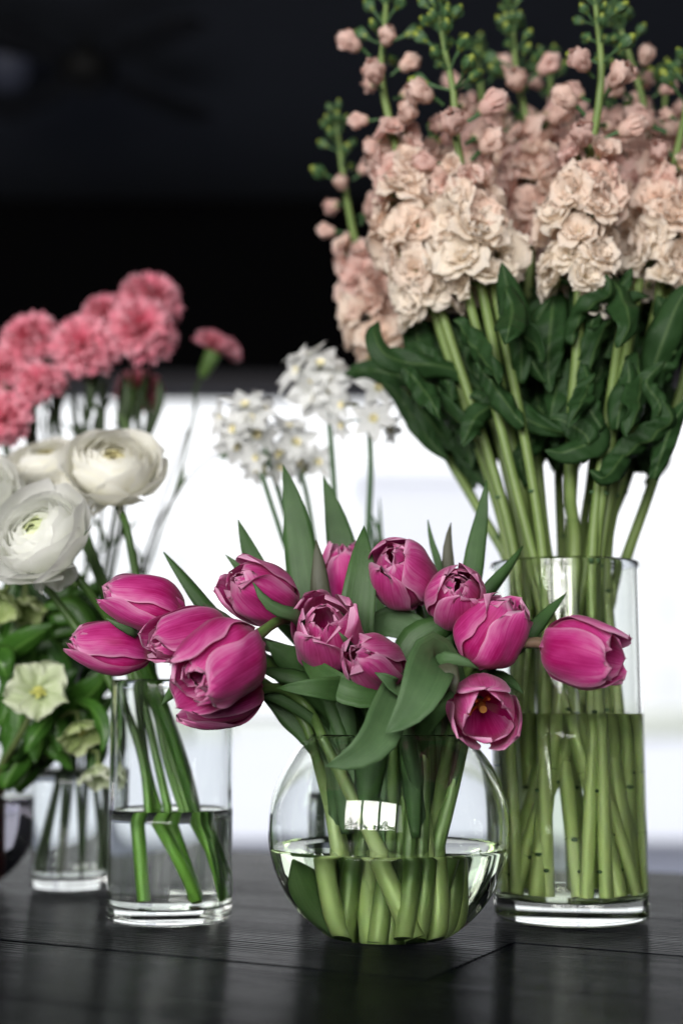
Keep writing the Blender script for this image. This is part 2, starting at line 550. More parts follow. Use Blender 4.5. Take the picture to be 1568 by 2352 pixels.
for k in range(-3, 4):
    x = -1.45 + r.uniform(-0.0, 0.2) * 0
    cuts = [-1.5]
    if k == 0:
        cuts += [-0.95, 0.005]
    else:
        cuts += [r.uniform(-1.2, -0.7), r.uniform(-0.15, 0.0) - .35 + (0.9 if k % 2 else 0.2)]
    cuts += [1.45]
    for a, b in zip(cuts[:-1], cuts[1:]):
        L = b - a - 0.0012
        wd = PWD - (0.0018 if k == -1 else 0.0004)
        th = 0.026
        dz = r.uniform(-0.0004, 0.0)
        if k == 0 and abs(a - 0.005) < 1e-6: dz = -0.0006
        ch = 0.0008
        # bevelled plank: profile across swept along
        prof = np.array([(-wd / 2, -th), (-wd / 2, -ch), (-wd / 2 + ch, 0), (wd / 2 - ch, 0), (wd / 2, -ch), (wd / 2, -th)])
        V = [(x_, p[0], p[1]) for x_ in (-L / 2, L / 2) for p in prof]
        F = [(i, (i + 1) % 6, 6 + (i + 1) % 6, 6 + i) for i in range(6)] + [(5, 4, 3, 2, 1, 0), (6, 7, 8, 9, 10, 11)]
        me = MB().raw(V, F).mesh('plank', m_wood, False)
        o = link('plank', me, table)
        c_ = O + TN * (k + 0.5) * PWD + TD * (a + b) / 2 + np.array([0, 0, dz])
        o.location = c_ - np.array(table.location)
        o.rotation_euler = (0, 0, TA)
m_iron = plain('dark_table_frame', (0.02, 0.02, 0.022), 0.5, 0.4)
for a in (-1.3, 1.25):
    for b in (-2.6, 3.6):
        c_ = O + TN * b * PWD + TD * a
        part('leg', MB().box((c_[0], c_[1], (FLOOR - 0.03) / 2), (0.07, 0.07, -FLOOR - 0.03)), m_iron, table, False)
for b in (-2.6, 3.6):
    c_ = O + TN * b * PWD + TD * -0.025
    part('rail', MB().box((c_[0], c_[1], -0.066), (2.48, 0.03, 0.07), 0, Matrix.Rotation(TA, 3, 'Z')), m_iron, table, False)
# ------------------------------------------------------------------ glass vases and the water in them
def glass_mat(name, tint=(0.97, 0.99, 0.975), ior=1.47):
    n = NT(name)
    n.p.inputs['Base Color'].default_value = (*tint, 1)
    n.p.inputs['Roughness'].default_value = 0.0
    n.p.inputs['Transmission Weight'].default_value = 1.0
    n.p.inputs['IOR'].default_value = ior
    return n.m
m_glass = glass_mat('clear_glass')
m_water = glass_mat('clear_water', (0.985, 1.0, 0.985), 1.333)
m_water_green = glass_mat('greenish_water', (0.90, 0.965, 0.80), 1.333)
m_water_dark_refl = glass_mat('dark_reflection_water', (0.30, 0.28, 0.34), 1.333)  # dark reflections and surroundings put into the water tint

def lathe(profile, centre, seg=96):
    an = np.linspace(0, 2 * PI, seg, endpoint=False)
    pr = np.array(profile, float)
    G = np.zeros((len(pr), seg, 3))
    G[:, :, 0] = centre[0] + pr[:, 0:1] * np.cos(an)
    G[:, :, 1] = centre[1] + pr[:, 0:1] * np.sin(an)
    G[:, :, 2] = pr[:, 1:2]
    return G

def arc(cx, cz, r, a0, a1, n=5):
    return [(cx + r * math.cos(a), cz + r * math.sin(a)) for a in np.linspace(a0, a1, n)]

def cylinder_vase(x, y, R, H, label, level, wlabel, t=0.0032, bot=0.011, group=None, wm=None):
    z0 = 0.0008
    pr = [(0.0, z0 + 0.002), (R * 0.8, z0 + 0.0015), (R - 0.006, z0)] + arc(R - 0.004, z0 + 0.004, 0.004, -PI / 2, 0, 5)
    pr += [(R, z0 + h) for h in np.linspace(0.012, H - 0.006, 12)]
    pr += arc(R - t / 2, H - t / 2, t / 2, 0, PI, 7)
    pr += [(R - t, h) for h in np.linspace(H - 0.008, bot + 0.006, 12)]
    pr += arc(R - t - 0.005, bot + 0.005, 0.005, 0, -PI / 2, 5) + [(R * 0.5, bot - 0.0006), (0.0, bot - 0.001)]
    t_ = thing('glass_vase', label, 'vase', (x, y, 0), group)
    part('glass', MB().grid(lathe(pr, (x, y)), closed=True), m_glass, t_)
    ri = R - t + 0.0004
    wp = [(0.0, bot - 0.0014)] + [(R * 0.5, bot - 0.001)] + arc(ri - 0.005, bot + 0.0046, 0.005, -PI / 2, 0, 5)
    wp += [(ri, h) for h in np.linspace(bot + 0.01, level, 8)]
    wp += [(ri - 0.0006, level + 0.0002), (ri - 0.002, level - 0.0006), (ri - 0.004, level - 0.001), (0, level - 0.001)]
    wt = link('water', MB().grid(lathe(wp, (x, y)), closed=True).mesh('water', wm or m_water, True, (x, y, 0)), loc=(x, y, 0))
    tag(wt, wlabel, 'water')
    return t_

D0 = 0.97
bx = (890 - 784) / FPX * D0 * 0.995
RB, ZB, TB = 0.0805, 0.0700, 0.0026
def fishbowl(x, y, R, zc, t, rimr, level, label, wlabel, wm):
    z0 = 0.0008
    rb = math.sqrt(max(R * R - (zc - z0) ** 2, 1e-6))
    a0 = math.atan2(z0 - zc, rb); a1 = math.acos(rimr / R)
    pr = [(0, z0 + 0.003), (rb * 0.75, z0 + 0.002), (rb * 0.93, z0)]
    pr += [(R * math.cos(a), zc + R * math.sin(a)) for a in np.linspace(a0, a1, 44)]
    zt = zc + R * math.sin(a1)
    Ri = R - t
    pr += arc(rimr - t / 2, zt + 0.0006, t / 2, 0.3, PI, 6)
    b1 = math.asin((zt - zc) / Ri * 0.985) if (zt - zc) / Ri < 1 else 1.2
    b0 = -math.acos(0.50)
    ins = [(Ri * math.cos(a), zc + Ri * math.sin(a)) for a in np.linspace(b1, b0, 44)]
    pr += ins
    zb = ins[-1][1]
    pr += [(ins[-1][0] * 0.85, zb - 0.0012), (ins[-1][0] * 0.5, zb - 0.0018), (0, zb - 0.002)]
    t_ = thing('glass_vase', label, 'vase', (x, y, 0))
    part('glass', MB().grid(lathe(pr, (x, y), 128), closed=True), m_glass, t_)
    Rw = Ri + 0.0004
    l1 = math.asin((level - zc) / Rw)
    wp = [(0, zb - 0.0024), (ins[-1][0] * 0.5, zb - 0.0022), (ins[-1][0] * 0.87, zb - 0.0016)]
    wp += [(Rw * math.cos(a), zc + Rw * math.sin(a)) for a in np.linspace(b0, l1, 30)]
    rl = Rw * math.cos(l1)
    wp += [(rl - 0.0008, level + 0.0001), (rl - 0.0022, level - 0.0008), (rl - 0.005, level - 0.0013), (0, level - 0.0013)]
    wt = link('water', MB().grid(lathe(wp, (x, y), 128), closed=True).mesh('water', wm, True, (x, y, 0)), loc=(x, y, 0))
    tag(wt, wlabel, 'water')
    return t_, zb
bowl, BOWL_FLOOR = fishbowl(bx, D0, RB, ZB, TB, 0.0535, 0.0585, 'round clear fishbowl vase holding the pink tulips', 'pale green water filling the lower half of the tulip fishbowl', m_water_green)

TX, TY, TR = (1299 - 784) / FPX * 1.043, 1.048, 0.0550
cylinder_vase(TX, TY, TR, 0.255, 'tall clear cylinder vase on the right packed with stock stems', 0.145, 'greenish water half way up the tall right vase', t=0.0036, bot=0.016, wm=m_water_green)
LX, LY, LR = (399 - 784) / FPX * 1.036, 1.040, 0.0442
cylinder_vase(LX, LY, LR, 0.1690, 'clear cylinder vase in the left foreground with a few slanting green stems', 0.0775, 'clear water half way up the left foreground vase')
KX, KY, KR = (180 - 784) / FPX * 1.215, 1.215, 0.0335
cylinder_vase(KX, KY, KR, 0.200, 'narrow clear cylinder vase behind the left foreground vase', 0.098, 'clear water in the narrow vase at the back left')
NX, NY, NR = (826 - 784) / FPX * 1.18, 1.185, 0.0485
cylinder_vase(NX, NY, NR, 0.168, 'clear cylinder vase directly behind the fishbowl holding the narcissi', 0.083, 'clear water in the vase behind the fishbowl')
HX, HY = (-98 - 784) / FPX * 1.22, 1.235
fishbowl(HX, HY, 0.0725, 0.064, 0.0024, 0.046, 0.074, 'round glass vase cut by the left edge with dark red stems', 'water tinted dark for its reflections in the round vase at the left edge', m_water_dark_refl)

BUB = MB().ball((0, 0, 0), 0.0011, 10, 8).mesh('bubble', m_glass)
r = np.random.default_rng(3)
wbowl = [o for o in S.objects if o.get('label', '').startswith('pale green water')][0]
for i in range(12):
    a = r.choice([r.uniform(-.9, .2), r.uniform(-2.6, -1.9)]); q = r.uniform(.066, .0755)
    o = link('bubble', BUB, wbowl, (q * math.cos(a), q * math.sin(a) , 0.0580)); o.scale = [r.uniform(.5, 1.1)] * 3
# ------------------------------------------------------------------ tulips
m_tulip = petal_mat('tulip_petal', (0.41, 0.003, 0.13), (0.65, 0.060, 0.315), (0.85, 0.42, 0.66), (0.62, 0.30, 0.28), transl=0.32, rough=0.50, spec=.25, line=(0.92, 0.62, 0.78))
m_tulip_in = petal_mat('tulip_inner_petal', (0.42, 0.004, 0.13), (0.62, 0.06, 0.30), (0.80, 0.38, 0.62), None, transl=0.32, rough=0.52, spec=.25, line=(0.92, 0.62, 0.78))
m_tleaf = leaf_mat('tulip_leaf', (0.015, 0.048, 0.011), (0.070, 0.155, 0.045), None, 64, 0.16, 0.46, 0.6)
m_tleaf_grey = leaf_mat('tulip_leaf_grey', (0.030, 0.075, 0.026), (0.092, 0.175, 0.070), None, 64, 0.14, 0.52, 0.7)
m_tleaf_red = leaf_mat('tulip_leaf_bronze', (0.045, 0.055, 0.030), (0.10, 0.10, 0.065), None, 26, 0.10, 0.45)
m_tstem = stem_mat('tulip_stem', (0.045, 0.10, 0.022), (0.12, 0.20, 0.055), foot=(0.52, 0.66, 0.28), fstart=.74)  # foot paled past real bleaching, replacing light missing inside the bowl
m_tleaf_pale = leaf_mat('leaf_reflection_green', (0.10, 0.20, 0.06), (0.18, 0.32, 0.12), None, 20, 0.35, 0.5)
m_tstem_red = stem_mat('tulip_stem_bronze', (0.10, 0.075, 0.045), (0.19, 0.12, 0.085), foot=(0.16, 0.27, 0.08), fstart=0.12)
m_anther = plain('tulip_anther', (0.50, 0.12, 0.02), 0.6, 0.3)
m_pistil = plain('tulip_pistil', (0.50, 0.24, 0.05), 0.5, 0.3)

def tulip_petal(base, B, L, R, close, phi, wfac, seed, lift=1.0, tilt=0.0, curl=0.0, ruffle=1.0, rad=1.0):
    """curved petal sheet; base point, basis B (columns x, y, axis)"""
    n, m = 20, 15
    f1, f2, f3 = wob(seed), wob(seed + 99), wob(seed + 7)
    t = np.linspace(0, 1, n)[:, None]
    u = np.linspace(-1, 1, m)[None, :]
    # outline
    wid = wfac * R * 1.02 * np.clip(t, 0, 1) ** 0.42 * np.clip(1 - t ** 5.5, 0, 1) ** 0.5
    wid = wid * (1 + 0.06 * f1(t * 9, 0 * t)) + 0.0025 * (1 - t) + 0.0004
    tl = t * (1 + 0.03 * f2(u * 2.3, 0 * u)) - 0.035 * (u ** 2) * t ** 4
    tl = tl + 0.030 * ruffle * f3(u * 7, 0 * u) * t ** 7
    r = R * rad * (0.16 + 0.84 * np.sin(np.clip(tl / 0.46, 0, 1) * PI / 2) ** 0.85)
    top = np.clip((tl - 0.46) / 0.54, 0, 1.1)
    r = r - R * rad * (1 - close) * top ** 2.3
    r = r + curl * R * top ** 4
    r = r + tilt * L * tl ** 1.5
    z = L * lift * (tl - 0.06 * np.sin(tl * PI)) 
    Rc = R * rad * (0.95 - 0.18 * (1 - close) * top) + 0 * u
    a = u * wid / Rc
    ex = 1.0
    # margin waves and mid crease
    k = 0.030 * R * 2 * ruffle
    d = k * f1(u * 2.6 + 3, t * 6) * np.abs(u) ** 1.5 * (0.3 + t) + 0.060 * R * f2(u * 2.4, t * 4.2) * (0.35 + t) - 0.035 * R * np.exp(-(u / 0.10) ** 2) * np.sin(t * PI) * 0.8
    d = d + 0.10 * R * ruffle * (np.abs(u) ** 4) * t ** 2 * f3(0 * u, t * 4 + u)
    rad_ = r - Rc * (1 - np.cos(a)) * ex + d
    tan_ = Rc * np.sin(a)
    er = np.array([math.cos(phi), math.sin(phi), 0]); et = np.array([-math.sin(phi), math.cos(phi), 0])
    P = rad_[..., None] * er + tan_[..., None] * et + np.broadcast_to(z, rad_.shape)[..., None] * np.array([0, 0, 1.0])
    return base + P @ B.T

def cubic_path(p0, t0, p1, t1, k, n=12):
    h = np.linspace(0, 1, n)[:, None]
    d = np.linalg.norm(p1 - p0) * k
    a, b = p0 + t0 * d, p1 - t1 * d
    return (1 - h) ** 3 * p0 + 3 * (1 - h) ** 2 * h * a + 3 * (1 - h) * h * h * b + h ** 3 * p1

BC = np.array([bx, D0, 0.0])
def in_bowl(ang, r, z):
    return BC + np.array([r * math.cos(ang), r * math.sin(ang), z])

def tulip(tid, base, tip, R, close, label, layers=2, spin=0.0, stem=None, neck=(0, 0.03), foot=(0, 0.02), open_=0.0, stamens=False, red=False, seed=0, ruffle=1.0, mid=None, vase='bowl'):
    b = W(*base); tp = W(*tip)
    ax = nrm(tp - b)
    L = np.linalg.norm(tp - b)
    L = max(L, 0.050)
    b = tp - ax * L
    B = basis(ax, spin)
    fo = np.random.default_rng(seed + 900)
    foot_p = in_bowl(neck[0] + fo.uniform(-1.5, 1.5), fo.uniform(.012, .036), BOWL_FLOOR + 0.006) + np.array([.004, 0, 0])
    neck_p = in_bowl(neck[0], neck[1] * 1.22, 0.126)
    root = thing('tulip', label, 'tulip', foot_p, 'pink tulips in the fishbowl vase')
    root['label'] = label
    r = np.random.default_rng(seed + 50)
    k = 0
    for lay in range(layers):
        n_p = 3
        rad = 1.0 - 0.13 * lay
        lift = 1.0 - 0.05 * (lay > 0) - 0.10 * (lay > 1)
        for i in range(n_p):
            phi = i * 2 * PI / n_p + (PI / 3 + 0.1) * lay + r.normal(0, 0.07) + spin
            P = tulip_petal(b, B, L, R, np.clip(close * (1 - 0.22 * lay) + r.normal(0, 0.06), 0.08, 1.1), phi, (1.06 if lay == 0 else 1.0) * r.uniform(0.94, 1.04), seed * 31 + k,
                            lift * r.uniform(0.95, 1.04), tilt=open_ * r.uniform(0.3, 1.2), curl=r.uniform(-0.02, 0.10) * (lay == 0), ruffle=ruffle, rad=rad)
            part('petal', MB().grid(P), m_tulip if lay == 0 else m_tulip_in, root)
            k += 1
    if layers > 2:      # small crumpled petals in the middle
        for i in range(4):
            P = tulip_petal(b + ax * L * 0.18, B, L * 0.74, R * 0.58, 0.55, i * PI / 2 + 0.5 + r.normal(0, .2), 0.95, seed * 31 + 20 + i, 1.0, ruffle=1.1)
            part('petal', MB().grid(P), m_tulip_in, root)
    if not stamens and seed not in (4, 7, 13):      # tight folded heart
        for i in range(3):
            P = tulip_petal(b + ax * L * .2, B, L * (.78 if seed not in (8, 10) else .84), R * .52, .22, i * 2.1 + .9, 1.0, seed * 31 + 40 + i, 1.0, ruffle=.8)
            part('petal', MB().grid(P), m_tulip_in, root)
    if stamens:
        part('pistil', MB().tube([b + ax * L * .1, b + ax * L * .42], [0.0035, 0.0025], 8), m_pistil, root)
        for i in range(3):
            a = i * 1.1 + .3
            q = b + ax * L * 0.12; e = b + ax * L * r.uniform(.34, .48) + B @ np.array([math.cos(a), math.sin(a), 0]) * R * (0.30 + .1 * r.random())
            part('stamen', MB().tube([q, q * .45 + e * .55, e, e + ax * 0.006], [0.0009, 0.001, 0.0017, 0.0010], 7), m_anther, root)
    # stem: leaves the bloom along its axis and bends down into the neck
    down = nrm(np.array([0, 0, -1.0]) + 0.5 * nrm(foot_p - neck_p))
    p1 = cubic_path(b + ax * 0.002, -ax, neck_p, nrm(np.array([0.5 * (foot_p - neck_p)[0] / 0.1, 0, -1.0])), 0.42, 12)
    if mid is not None:
        mp = W(*mid)
        tdir = nrm(neck_p - b)
        pa = cubic_path(b + ax * 0.002, -ax, mp, tdir, 0.36, 8)
        pb = cubic_path(mp, tdir, neck_p, nrm(foot_p - neck_p), 0.36, 8)
        p1 = np.vstack([pa, pb[1:]])
    mid_p = neck_p * 0.42 + foot_p * 0.58 + np.array([.002, 0, 0])
    p2 = spline([neck_p, mid_p, foot_p], 6)[1:]
    path = np.vstack([p1, p2])
    rr = np.concatenate([np.linspace(0.0042, 0.0032, 3), np.full(len(p1) - 3, 0.0034), np.linspace(0.0044, 0.0064, 5)])
    part('stem', MB().tube(path, rr, 10), m_tstem_red if red else m_tstem, root)
    return root, path

def ribbon(pts, wmax, mat, parent, roll=0.0, cup=0.25, seed=0, name='leaf', shape=0.55, tail=None, n=26, m=7, label=None, wave=0.06, tipw=0.9, face=None, twist=0.0, midrib=0.0, undul=0.0):
    """leaf blade; pts = [(px, py, d), ...] from its TIP to its base; tail = room points appended (towards the stem)"""
    Q = [W(*p) if not isinstance(p, np.ndarray) else p for p in pts]
    nvis = len(Q)
    if tail is not None:
        Q = Q + list(tail)
    P = spline(Q, n)
    seglen = np.concatenate([[0], np.cumsum(np.linalg.norm(np.diff(P, axis=0), axis=1))])
    s = seglen / seglen[-1]
    vis_len = sum(np.linalg.norm(Q[i + 1] - Q[i]) for i in range(nvis - 1)) / seglen[-1]
    T = nrm(np.gradient(P, axis=0))
    V = nrm(P - np.array([0, 0, CAM_H])) if face is None else np.broadcast_to(np.array(face, float), P.shape)
    Sd = nrm(np.cross(T, V))
    for i in range(1, n):
        if Sd[i] @ Sd[i - 1] < 0: Sd[i] = -Sd[i]
    for _ in range(3):
        Sd[1:-1] = nrm(Sd[:-2] + 2 * Sd[1:-1] + Sd[2:])
    N = np.cross(Sd, T)
    ro = roll + twist * s
    c_, s_ = np.cos(ro)[:, None], np.sin(ro)[:, None]
    Sd, N = Sd * c_ + N * s_, N * c_ - Sd * s_
    x = np.clip(s / max(vis_len, 1e-3), 0, 1)
    wv = np.where(x < shape, np.sin(np.clip(x / shape, 0, 1) * PI / 2) ** tipw, 1.0)
    after = np.clip((s - shape * vis_len) / (1 - shape * vis_len + 1e-6), 0, 1)
    wv = wv * (1 - 0.62 * after ** 1.3)
    f, g = wob(seed + 3), wob(seed + 17)
    wv = wv * (1 + 0.05 * f(s * 8, 0)) * wmax / 2 + 0.0002
    u = np.linspace(-1, 1, m)
    G = P[:, None] + Sd[:, None] * (u[None, :] * wv[:, None])[..., None]
    h = (np.abs(u) ** 1.6)[None, :] * wv[:, None] * cup * (1 + 0.9 * after[:, None]) + wave * wmax * g(s[:, None] * 9, u[None, :] * 2) * np.abs(u)[None, :]
    h = h + midrib * wmax * np.exp(-(u / 0.16) ** 2)[None, :]
    if undul:
        uf = wob(seed + 41)
        h = h + undul * uf(s[:, None] * 14, u[None, :] * 1.5) * np.clip(x * 3, 0, 1)[:, None]
    G = G + N[:, None] * h[..., None]
    o = part(name, MB().grid(G), mat, parent, label=label)
    md = o.modifiers.new('thickness', 'SOLIDIFY'); md.thickness = 0.0006; md.offset = 0
    return o

# base (px, py, d)  tip (px, py, d)  R  close ...
TUL = [
 dict(base=(422, 1412, .935), tip=(236, 1352, .925), R=.0190, close=.30, spin=.4, seed=1, neck=(2.9, .040), foot=(-.6, .028), label='upper tulip at far left with its closed bloom pointing left', mid=(560, 1480, .975)),
 dict(base=(350, 1502, .955), tip=(156, 1470, .945), R=.0185, close=.30, spin=1.3, seed=2, neck=(3.3, .042), foot=(-.2, .024), label='lowest far left tulip tucked under another closed bloom', mid=(540, 1530, .985)),
 dict(base=(520, 1440, .935), tip=(345, 1475, .895), R=.0180, close=.55, layers=3, spin=.2, seed=3, neck=(2.6, .036), foot=(.1, .028), label='small double tulip peeking out behind the largest left bloom', mid=(600, 1510, .97), ruffle=1.4),
 dict(base=(585, 1465, .905), tip=(425, 1580, .868), R=.0262, close=.66, layers=3, ruffle=1.35, spin=.9, seed=4, neck=(1.8, .03), foot=(-1.2, .03), label='largest left tulip opening down left on a curved pale stem', mid=(690, 1440, .955)),
 dict(base=(598, 1582, .935), tip=(415, 1618, .905), R=.0205, close=.50, layers=3, spin=.1, seed=5, neck=(-2.6, .040), foot=(.5, .03), label='dark tulip lying lowest in the left cluster above the cylinder rim', mid=(690, 1610, .96), ruffle=1.5),
 dict(base=(662, 1400, .955), tip=(535, 1325, .915), R=.0215, close=.66, layers=3, spin=.7, seed=6, neck=(2.2, .03), foot=(1.4, .02), label='ruffled tulip facing up left with a grey leaf across it', ruffle=1.7),
 dict(base=(765, 1510, .955), tip=(738, 1405, .905), R=.0238, close=.78, layers=3, spin=.15, seed=7, neck=(2.5, .015), foot=(2.4, .022), label='open ruffled tulip in the centre with a dark hollow heart', ruffle=1.8),
 dict(base=(892, 1545, .945), tip=(815, 1497, .885), R=.0192, close=.34, layers=2, spin=.5, seed=8, neck=(-.8, .02), foot=(3.1, .02), label='smaller tulip just right of and below the central open tulip', ruffle=1.2),
 dict(base=(800, 1372, 1.00), tip=(786, 1250, .985), R=.0190, close=.52, spin=.3, seed=9, neck=(1.2, .03), foot=(.9, .03), label='upright tulip half hidden behind a broad green leaf'),
 dict(base=(948, 1362, .975), tip=(895, 1272, .925), R=.0230, close=.38, layers=2, spin=1.0, seed=10, neck=(.7, .03), foot=(-2.2, .03), label='tulip at the top centre with its bloom tipped up left', ruffle=1.1),
 dict(base=(1040, 1405, .955), tip=(1052, 1335, .900), R=.0206, close=.44, layers=3, spin=.25, seed=11, neck=(.2, .035), foot=(2.0, .03), label='round tulip facing forward between the top centre and right blooms', ruffle=1.0),
 dict(base=(1082, 1525, .925), tip=(1176, 1375, .905), R=.0232, close=.60, spin=.1, seed=12, neck=(-.4, .036), foot=(2.8, .03), label='large pale pink tulip leaning up right with pointed petals', ruffle=1.3),
 dict(base=(1252, 1478, .905), tip=(1425, 1522, .868), R=.0226, close=.62, spin=.55, seed=13, neck=(-.1, .042), foot=(-2.8, .026), label='lone tulip on the far right pointing right on a bronze stem', mid=(1100, 1530, .93), red=True),
 dict(base=(1100, 1612, .935), tip=(1122, 1655, .878), R=.0228, close=.86, spin=.85, seed=14, neck=(.1, .038), foot=(-3.0, .03), label='low right tulip wide open showing its orange stamens', stamens=True, ruffle=.9),
]
tul, tpath = [], []
for i, d in enumerate(TUL):
    kw = {k: v for k, v in d.items()}
    a, p = tulip(i, kw.pop('base'), kw.pop('tip'), kw.pop('R'), kw.pop('close'), kw.pop('label'), **kw)
    tul.append(a); tpath.append(p)

def tail_of(i, f=(0.62, 0.80, 0.9)):
    p = tpath[i]
    return [p[int(len(p) * q)] for q in f]

G_, Y_, R_ = m_tleaf, m_tleaf_grey, m_tleaf_red
